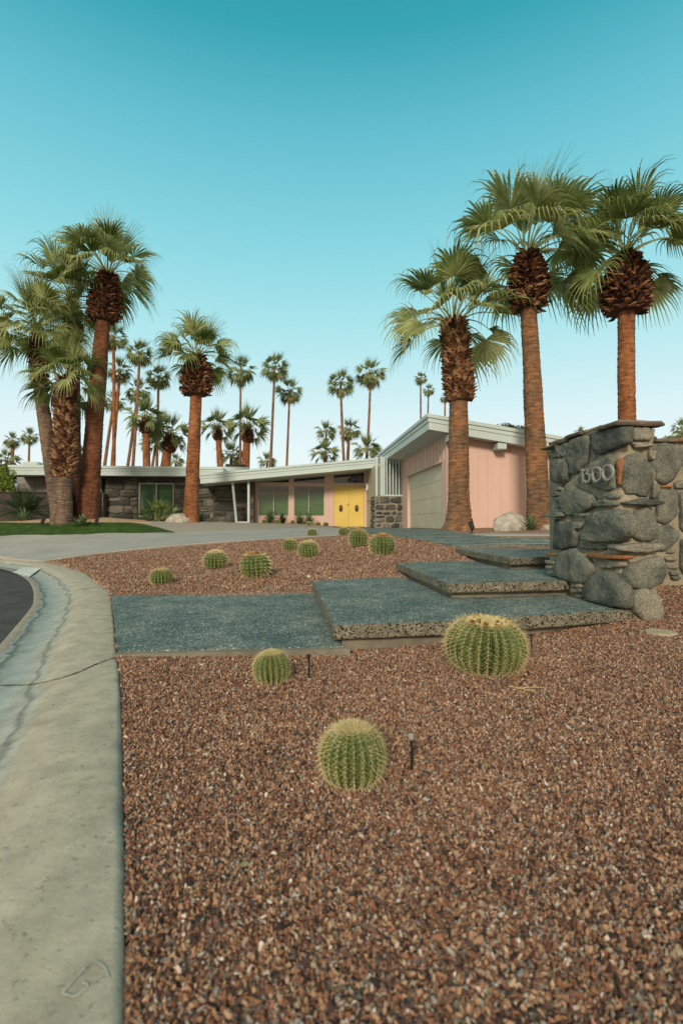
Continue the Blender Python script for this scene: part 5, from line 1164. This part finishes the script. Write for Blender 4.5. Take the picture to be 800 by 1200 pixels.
# ------------------------------------------------------------------ barrel cacti
def cactus_meshes(R, Ht, ribs, kind, seed, dense=1.0, sp=.045):
    """returns [(part, mesh)] around the origin; kind golden / brown / ring"""
    rnd = random.Random(seed); nA = ribs*8; nB = 26; vs = []
    def prof_(f):                     # f 0 bottom .. 1 top
        a = -math.pi*.42+f*math.pi*.92; r = abs(math.cos(a))**.62; z = math.sin(a)
        r = r if a < math.pi/2 else -r
        return R*r, Ht*.5+Ht*.5*z-(.05*Ht*max(0,(f-.9)/.1))
    for j in range(nB+1):
        r, z = prof_(j/nB*.985)
        for i in range(nA):
            an = 2*math.pi*i/nA; c = abs(math.cos(an*ribs/2)); m_ = (1-.20*(1-c**1.1)**1.0*min(1,(r/R)*2))*(1+.05*noise.noise(Vector((math.cos(an)*1.2+seed,math.sin(an)*1.2,z/Ht*1.5)))); vs.append((r*m_*math.cos(an), r*m_*math.sin(an), z))
    fs = [(j*nA+i, j*nA+(i+1)%nA, (j+1)*nA+(i+1)%nA, (j+1)*nA+i) for j in range(nB) for i in range(nA)]+[tuple(nB*nA+i for i in range(nA))]
    body = MB(); body.add(vs, fs); sp_ = MB()
    def spine(p, d, l_, w_, t):
        d = d.normalized(); a = d.orthogonal().normalized(); b = d.cross(a)
        mid_ = p+d*l_*.55-Vector((0,0,l_*.03)); e = p+d*l_-Vector((0,0,l_*.16))
        sp_.add([p+a*w_, p-a*w_*.5+b*w_*.87, p-a*w_*.5-b*w_*.87, mid_+a*w_*.7, mid_-a*w_*.35+b*w_*.6, mid_-a*w_*.35-b*w_*.6, e], [(0,1,4,3),(1,2,5,4),(2,0,3,5),(3,4,6),(4,5,6),(5,3,6)], 0, t)
    nar = int(14*dense)
    for k in range(ribs):
        an = 2*math.pi*k/ribs; o = Vector((math.cos(an),math.sin(an),0)); s = Vector((-o.y,o.x,0))
        for j in range(nar):
            f = .12+.80*(j+rnd.uniform(-.15,.15))/nar; r, z = prof_(f); r2, z2 = prof_(f+.02); tn = (o*(r2-r)+Vector((0,0,z2-z))).normalized(); nr = (o*tn.z-Vector((0,0,1))*tn.dot(o)).normalized(); p = o*r+Vector((0,0,z))
            L_ = sp*rnd.uniform(.7,1.25)*(1.25 if f > .8 else 1)
            for q in range(5 if dense >= 1 else 3):
                a2 = 2*math.pi*q/5+rnd.uniform(-.3,.3); d = nr*.55+(s*math.cos(a2)+tn*math.sin(a2)); spine(p, d, L_*.95, .0012 if dense >= 1 else .0022, rnd.random()*.9+.05)
            spine(p, nr+tn*-.35, L_*1.3, .0016 if dense >= 1 else .0028, rnd.random()*.9+.05)
    # crown tuft
    rt, zt_ = prof_(.93); mt = []
    for i in range(int(900*dense)):
        an = rnd.random()*6.283; rr = R*.50*math.sqrt(rnd.random()); zz = Ht*((1.015 if kind == 'ring' else 1.045)-.07*(rr/(R*.42))**2); spine(Vector((math.cos(an)*rr,math.sin(an)*rr,zz-.01)), Vector((math.cos(an)*.9*rr/(R*.42)+rnd.gauss(0,.4),math.sin(an)*.9*rr/(R*.42)+rnd.gauss(0,.4),1)), sp*rnd.uniform(.8,1.5), .0016 if dense >= 1 else .003, rnd.uniform(.3,.99))
    wool = MB(); n_ = 24
    wr = [(0.0,1.0),(.12,1.012),(.25,1.022),(.36,1.012),(.43,.95)] if kind == 'ring' else [(0.0,1.02),(.14,1.03),(.28,1.02),(.38,.99),(.45,.94)]
    wvs = [(R*a*math.cos(6.2832*i/n_), R*a*math.sin(6.2832*i/n_), Ht*b) for a, b in wr for i in range(n_)]
    wool.add(wvs, [(a*n_+i,(a+1)*n_+i,(a+1)*n_+(i+1)%n_,a*n_+(i+1)%n_) for a in range(4) for i in range(n_)], 0, .4)
    if kind in ('brown','ring'):
        for i in range(int(120 if kind == 'brown' else 150)):
            an = rnd.random()*6.283; rr = R*(rnd.uniform(.18,.5) if kind == 'brown' else rnd.uniform(.34,.52)); b = Vector((math.cos(an)*rr,math.sin(an)*rr,Ht*(.985 if rr < R*.4 else .955))); h_ = (.10 if kind == 'brown' else .055)*Ht*rnd.uniform(.7,1.4)+.008; w_ = .035*R*rnd.uniform(.8,1.3)+.003
            d = Vector((math.cos(an)*.4+rnd.uniform(-.3,.3),math.sin(an)*.4+rnd.uniform(-.3,.3),1)).normalized(); wool.tube([b-d*.01,b+d*h_*.7,b+d*h_], [w_,w_*1.15,w_*.5], 6, 1 if (kind == 'brown' or rnd.random() < .3) else 0, rnd.random()*.9+.05)
    out = []
    for nm, b, mt, sm in (('body',body,[M['cactus']],True),('spines',sp_,[M['spine']],False),('crown_wool',wool,[M['wool'],M['brown_wool']],False)):
        me = bpy.data.meshes.new(nm); me.from_pydata(b.v,[],b.f)
        for q in mt: me.materials.append(q)
        me.polygons.foreach_set('material_index', b.m); at = me.attributes.new('tint','FLOAT','FACE'); at.data.foreach_set('value', b.t)
        if sm: me.polygons.foreach_set('use_smooth',[True]*len(me.polygons))
        out.append((nm, me))
    return out
def place_cactus(meshes, px, base_y, wpx, label, h=None, group='golden barrel cacti in the gravel', rz_=0, R0=.2, ref=None, hs=1, Y=None):
    g = hit(px, base_y+wpx*.045) if Y is None else foot(px,Y)
    dep = (g-EYE).dot(_f); R_ = wpx/600*dep/2*.93; g = g+Vector((0,R_*.75,0)); g.x = PY(px,600,g.y).x; g.z = TZ(g.x,g.y)-.01
    r = empty('barrel_cactus', g, label, 'cactus', group, rz_); s = R_/R0; r.scale = (s,s,s*hs); r.rotation_euler = (math.sin(px)*.07, math.cos(px*1.7)*.07, rz_)
    for nm, me in meshes: put(nm, me, r)
    return r
cN = cactus_meshes(.2,.34,23,'golden',1)
cB = cactus_meshes(.3,.40,30,'ring',2,1.15,.05)
cS = cactus_meshes(.2,.35,20,'golden',3)
place_cactus(cN, 413, 927, 84, 'round golden cactus nearest the camera in the open gravel', hs=1.02)
place_cactus(cS, 320, 802, 46, 'small golden cactus in front of the blue green pad', hs=.98)
place_cactus(cB, 566, 791, 104, 'largest broad cactus in front of the lowest step, with pale ring of buds', R0=.3, hs=.98)
cM = cactus_meshes(.2,.31,20,'golden',5,.62,.05); cW = cactus_meshes(.2,.33,20,'brown',6,.62,.05)
for i, (px, by, wd, k, hs, lab) in enumerate([
 (189.5,684.5,27,cM,.92,'golden cactus nearest the curb behind the blue green pad'),(253,666,29,cM,.98,'golden topped cactus second from the curb behind the pad'),
 (300,677.5,37,cW,1.0,'brown topped cactus just behind the blue green pad'),(339.7,645,19,cM,.95,'small cactus behind and left of a yellow topped one'),
 (362,652.8,26,cM,1.0,'bright yellow topped cactus in the middle of the gravel mound'),(366,628,12,cM,1.0,'tiny cactus alone by the driveway edge'),
 (402.6,627,13,cM,1.0,'tiny cactus behind the clump near the driveway'),(419,640.6,24,cW,1.1,'tall brown topped cactus left of the broad one'),
 (447.5,650,32,cW,.95,'broad brown topped cactus beside the walk'),(414,626.5,13,cM,1.0,'tiny cactus directly behind the tall brown topped one')]):
    place_cactus(k, px, by, wd, lab, rz_=i*.7, hs=hs)
for i, (px, Y, wd, lab) in enumerate([(310,24.2,7,'tiny bed cactus leftmost below the windows'),(325.6,24.6,7,'tiny bed cactus second from the left below the windows'),(343,24.8,6,'tiny bed cactus in the middle below the windows'),(362,23.2,7,'tiny bed cactus closest to the driveway'),(373,24.8,6,'tiny bed cactus fourth from the left below the windows'),(381.5,23.9,7,'tiny bed cactus nearest the doors')]):
    place_cactus(cM, px, 0, wd, lab, Y=Y, rz_=i)

# ------------------------------------------------------------------ small yard fittings
def stake(px, y0, y1, label, lit=False):
    g = hit(px, y0); dep = (g-EYE).dot(_f); h_ = (y0-y1)/600*dep; r = empty('irrigation_stake', g, label, 'stake', 'black stakes in the gravel')
    mb = MB(g); mb.tube([g-Vector((0,0,.03)), g+Vector((.004,0,h_*.55)), g+Vector((0,0,h_))], [.006,.0065,.006], 8); mb.build('rod', M['black_metal'], r)
    mb = MB(g); t = g+Vector((0,0,h_)); mb.tube([t-Vector((0,0,.012)),t-Vector((0,0,.006)),t+Vector((0,0,.008)),t+Vector((0,0,.014))], [.008,.013,.013,.004], 10); mb.build('cap', M['steel' if lit else 'black_metal'], r)
stake(481.5, 905, 864, 'black stake with grey cap right of the nearest cactus', True)
stake(361.5, 796, 769, 'thin black stake right of the small golden cactus')
stake(622, 771, 745, 'thin black stake right of the largest cactus')
def spot(px, Y, label, h_=.16):
    g = foot(px,Y); r = empty('garden_spotlight', g, label, 'spotlight', 'black garden spotlights'); mb = MB(g)
    mb.tube([g-Vector((0,0,.05)),g+Vector((0,0,h_*.6))],.02,8); mb.build('stem', M['black_metal'], r)
    mb = MB(g); c = g+Vector((0,0,h_*.75)); mb.tube([c-Vector((0,.06,.05)),c-Vector((0,.02,.02)),c+Vector((0,.05,.07)),c+Vector((0,.09,.12))],[.03,.055,.065,.06],12); mb.build('head', M['black_metal'], r)
spot(552.5, 12.6, 'black spotlight at the foot of the tan stubbed palm', .2)
spot(50, 18.8, 'black spotlight left on the sand mound', .25); spot(113, 18.9, 'black spotlight right on the sand mound', .2)
spot(179, 22.6, 'black spotlight by the young fan palm', .2)
g = hit(774,742.5); mb = MB(g); n = 40
for j in range(1): mb.tube([g-Vector((0,0,.05)),g+Vector((0,0,.012)),g+Vector((0,0,.02)),g+Vector((0,0,.021))],[.125,.125,.118,.10],n)
mb.build('valve_cover', M['plastic_lid'], None, label='round beige valve cover in the gravel', cat='valve cover')
# dry twigs by the big cactus
mb = MB(); rnd = random.Random(4)
for a, b in (((595,808),(628,815)),((600,812),(640,809)),((612,816),(622,811))):
    p, q = hit(*a), hit(*b); p.z += .02; q.z += .018; m_ = (p+q)/2+Vector((0,.01,.006)); mb.tube([p,m_,q],[.0025,.003,.0015],5)
mb.build('dry_twig', M['wool'], None, label='few dry straw coloured twigs lying in the gravel', cat='twig')

g = hit(287,1019); mb = MB(g); mb.add([(g.x-.016,g.y,g.z+.014),(g.x-.002,g.y-.006,g.z+.010),(g.x+.015,g.y+.001,g.z+.016),(g.x+.004,g.y+.009,g.z+.02),(g.x-.008,g.y+.007,g.z+.018)], [(0,1,2,3,4)], 0, .9); mb.build('fallen_leaf', M['pale_leaf'], None, label='small pale green leaf lying on the foreground gravel', cat='leaf')
# ------------------------------------------------------------------ loose pebbles (stuff)
rng = np.random.default_rng(7)
slab_polys = [[PH(366,681,.83),PH(391,733,.83),PH(743,713.5,.83),PH(745,705,.83),PH(650,670,.83),PH(467,675.5,.83)],[PH(463,660,.66),PH(525.5,683.8,.66),PH(690,680,.66),PH(665,655,.66),PH(540,657,.66)],[PH(533,643,.49),PH(597,653.8,.49),PH(652,652.2,.49),PH(665,641,.49)]]
curb_poly = [p for p in offset(EDGE,-.004)]+[Vector((-60,22)),Vector((-60,-30)),Vector((3,-30))]
def scatter(n, y0, y1, pw):
    y = y0+(y1-y0)*rng.random(n)**pw; xl_ = (-20-345)/600*y-.25; xr_ = (830-345)/600*y+.35; x = xl_+(xr_-xl_)*rng.random(n)
    keep = ~inpoly(x,y,curb_poly)
    for q in [pad+[]]+slab_polys+[drive, path, rim]: keep &= ~inpoly(x,y,q)
    keep &= ~((x > XP-.02)&(x < xr+.02)&(y > YN)&(y < yfar)) & ~((y > YW)&(x > wx0))
    return x[keep], y[keep]
parts = []
def dens(y0, y1, d, s):
    a = 1.42*(y1*y1-y0*y0)/2+.6*(y1-y0); x, y = scatter(int(a*d), y0, y1, .62 if y0 < 2 else .9); parts.append((x, y, np.full(len(x), s)))
dens(.75, 2.2, 22500, .0057); dens(2.2, 4.2, 17000, .0060); dens(4.2, 7.5, 7500, .0070); dens(7.5, 14, 1500, .0098)
x = np.concatenate([p[0] for p in parts]); y = np.concatenate([p[1] for p in parts]); s = np.concatenate([p[2] for p in parts])
z = TZv(x,y)+rng.uniform(-.004,.009,len(x))
s = s*np.exp(rng.normal(0,.28,len(x)))
me = bpy.data.meshes.new('loose_gravel'); me.vertices.add(len(x)); me.vertices.foreach_set('co', np.stack([x,y,z],1).ravel())
a = me.attributes.new('psize','FLOAT','POINT'); a.data.foreach_set('value', s.astype(np.float32))
a = me.attributes.new('rnd','FLOAT','POINT'); a.data.foreach_set('value', rng.random(len(x)).astype(np.float32))
me.update(); grav = put('loose_gravel', me, kind='stuff', label='loose reddish brown pebbles of the front yard', cat='gravel')
ng = bpy.data.node_groups.new('pebble_scatter','GeometryNodeTree'); ng.interface.new_socket('Geometry', in_out='INPUT', socket_type='NodeSocketGeometry'); ng.interface.new_socket('Geometry', in_out='OUTPUT', socket_type='NodeSocketGeometry')
n = ng.nodes.new; l = ng.links.new; gi = n('NodeGroupInput'); go = n('NodeGroupOutput')
ico = n('GeometryNodeMeshIcoSphere'); ico.inputs['Radius'].default_value = 1; ico.inputs['Subdivisions'].default_value = 2
sp = n('GeometryNodeSetPosition'); nt_ = n('ShaderNodeTexNoise'); nt_.inputs['Scale'].default_value = .9; nt_.inputs['Detail'].default_value = 1
vm = n('ShaderNodeVectorMath'); vm.operation = 'SUBTRACT'; vm.inputs[1].default_value = (.5,.5,.5); vs2 = n('ShaderNodeVectorMath'); vs2.operation = 'SCALE'; vs2.inputs['Scale'].default_value = 1.9
l(nt_.outputs['Color'], vm.inputs[0]); l(vm.outputs[0], vs2.inputs[0]); l(ico.outputs[0], sp.inputs[0]); l(vs2.outputs[0], sp.inputs['Offset'])
sm = n('GeometryNodeSetMaterial'); sm.inputs['Material'].default_value = M['pebble']; l(sp.outputs[0], sm.inputs[0])
iop = n('GeometryNodeInstanceOnPoints'); l(gi.outputs[0], iop.inputs['Points']); l(sm.outputs[0], iop.inputs['Instance'])
rv = n('FunctionNodeRandomValue'); rv.data_type = 'FLOAT_VECTOR'; rv.inputs[0].default_value = (0,0,0); rv.inputs[1].default_value = (6.28,6.28,6.28)
rs = n('FunctionNodeRandomValue'); rs.data_type = 'FLOAT_VECTOR'; rs.inputs[0].default_value = (.7,.45,.32); rs.inputs[1].default_value = (1.75,.92,.66); rs.inputs['Seed'].default_value = 5
na = n('GeometryNodeInputNamedAttribute'); na.data_type = 'FLOAT'; na.inputs['Name'].default_value = 'psize'
vm3 = n('ShaderNodeVectorMath'); vm3.operation = 'SCALE'; l(rs.outputs[0], vm3.inputs[0]); l(na.outputs[0], vm3.inputs['Scale'])
l(rv.outputs[0], iop.inputs['Rotation']); l(vm3.outputs[0], iop.inputs['Scale']); l(iop.outputs[0], go.inputs[0])
md = grav.modifiers.new('scatter','NODES'); md.node_group = ng
print('pebbles', len(x), 'garage XG', XG, 'yo', yo1, yo2, yf, 'entry x', xe, A0.x, 'pillar', XP, YN, yfar, xr)
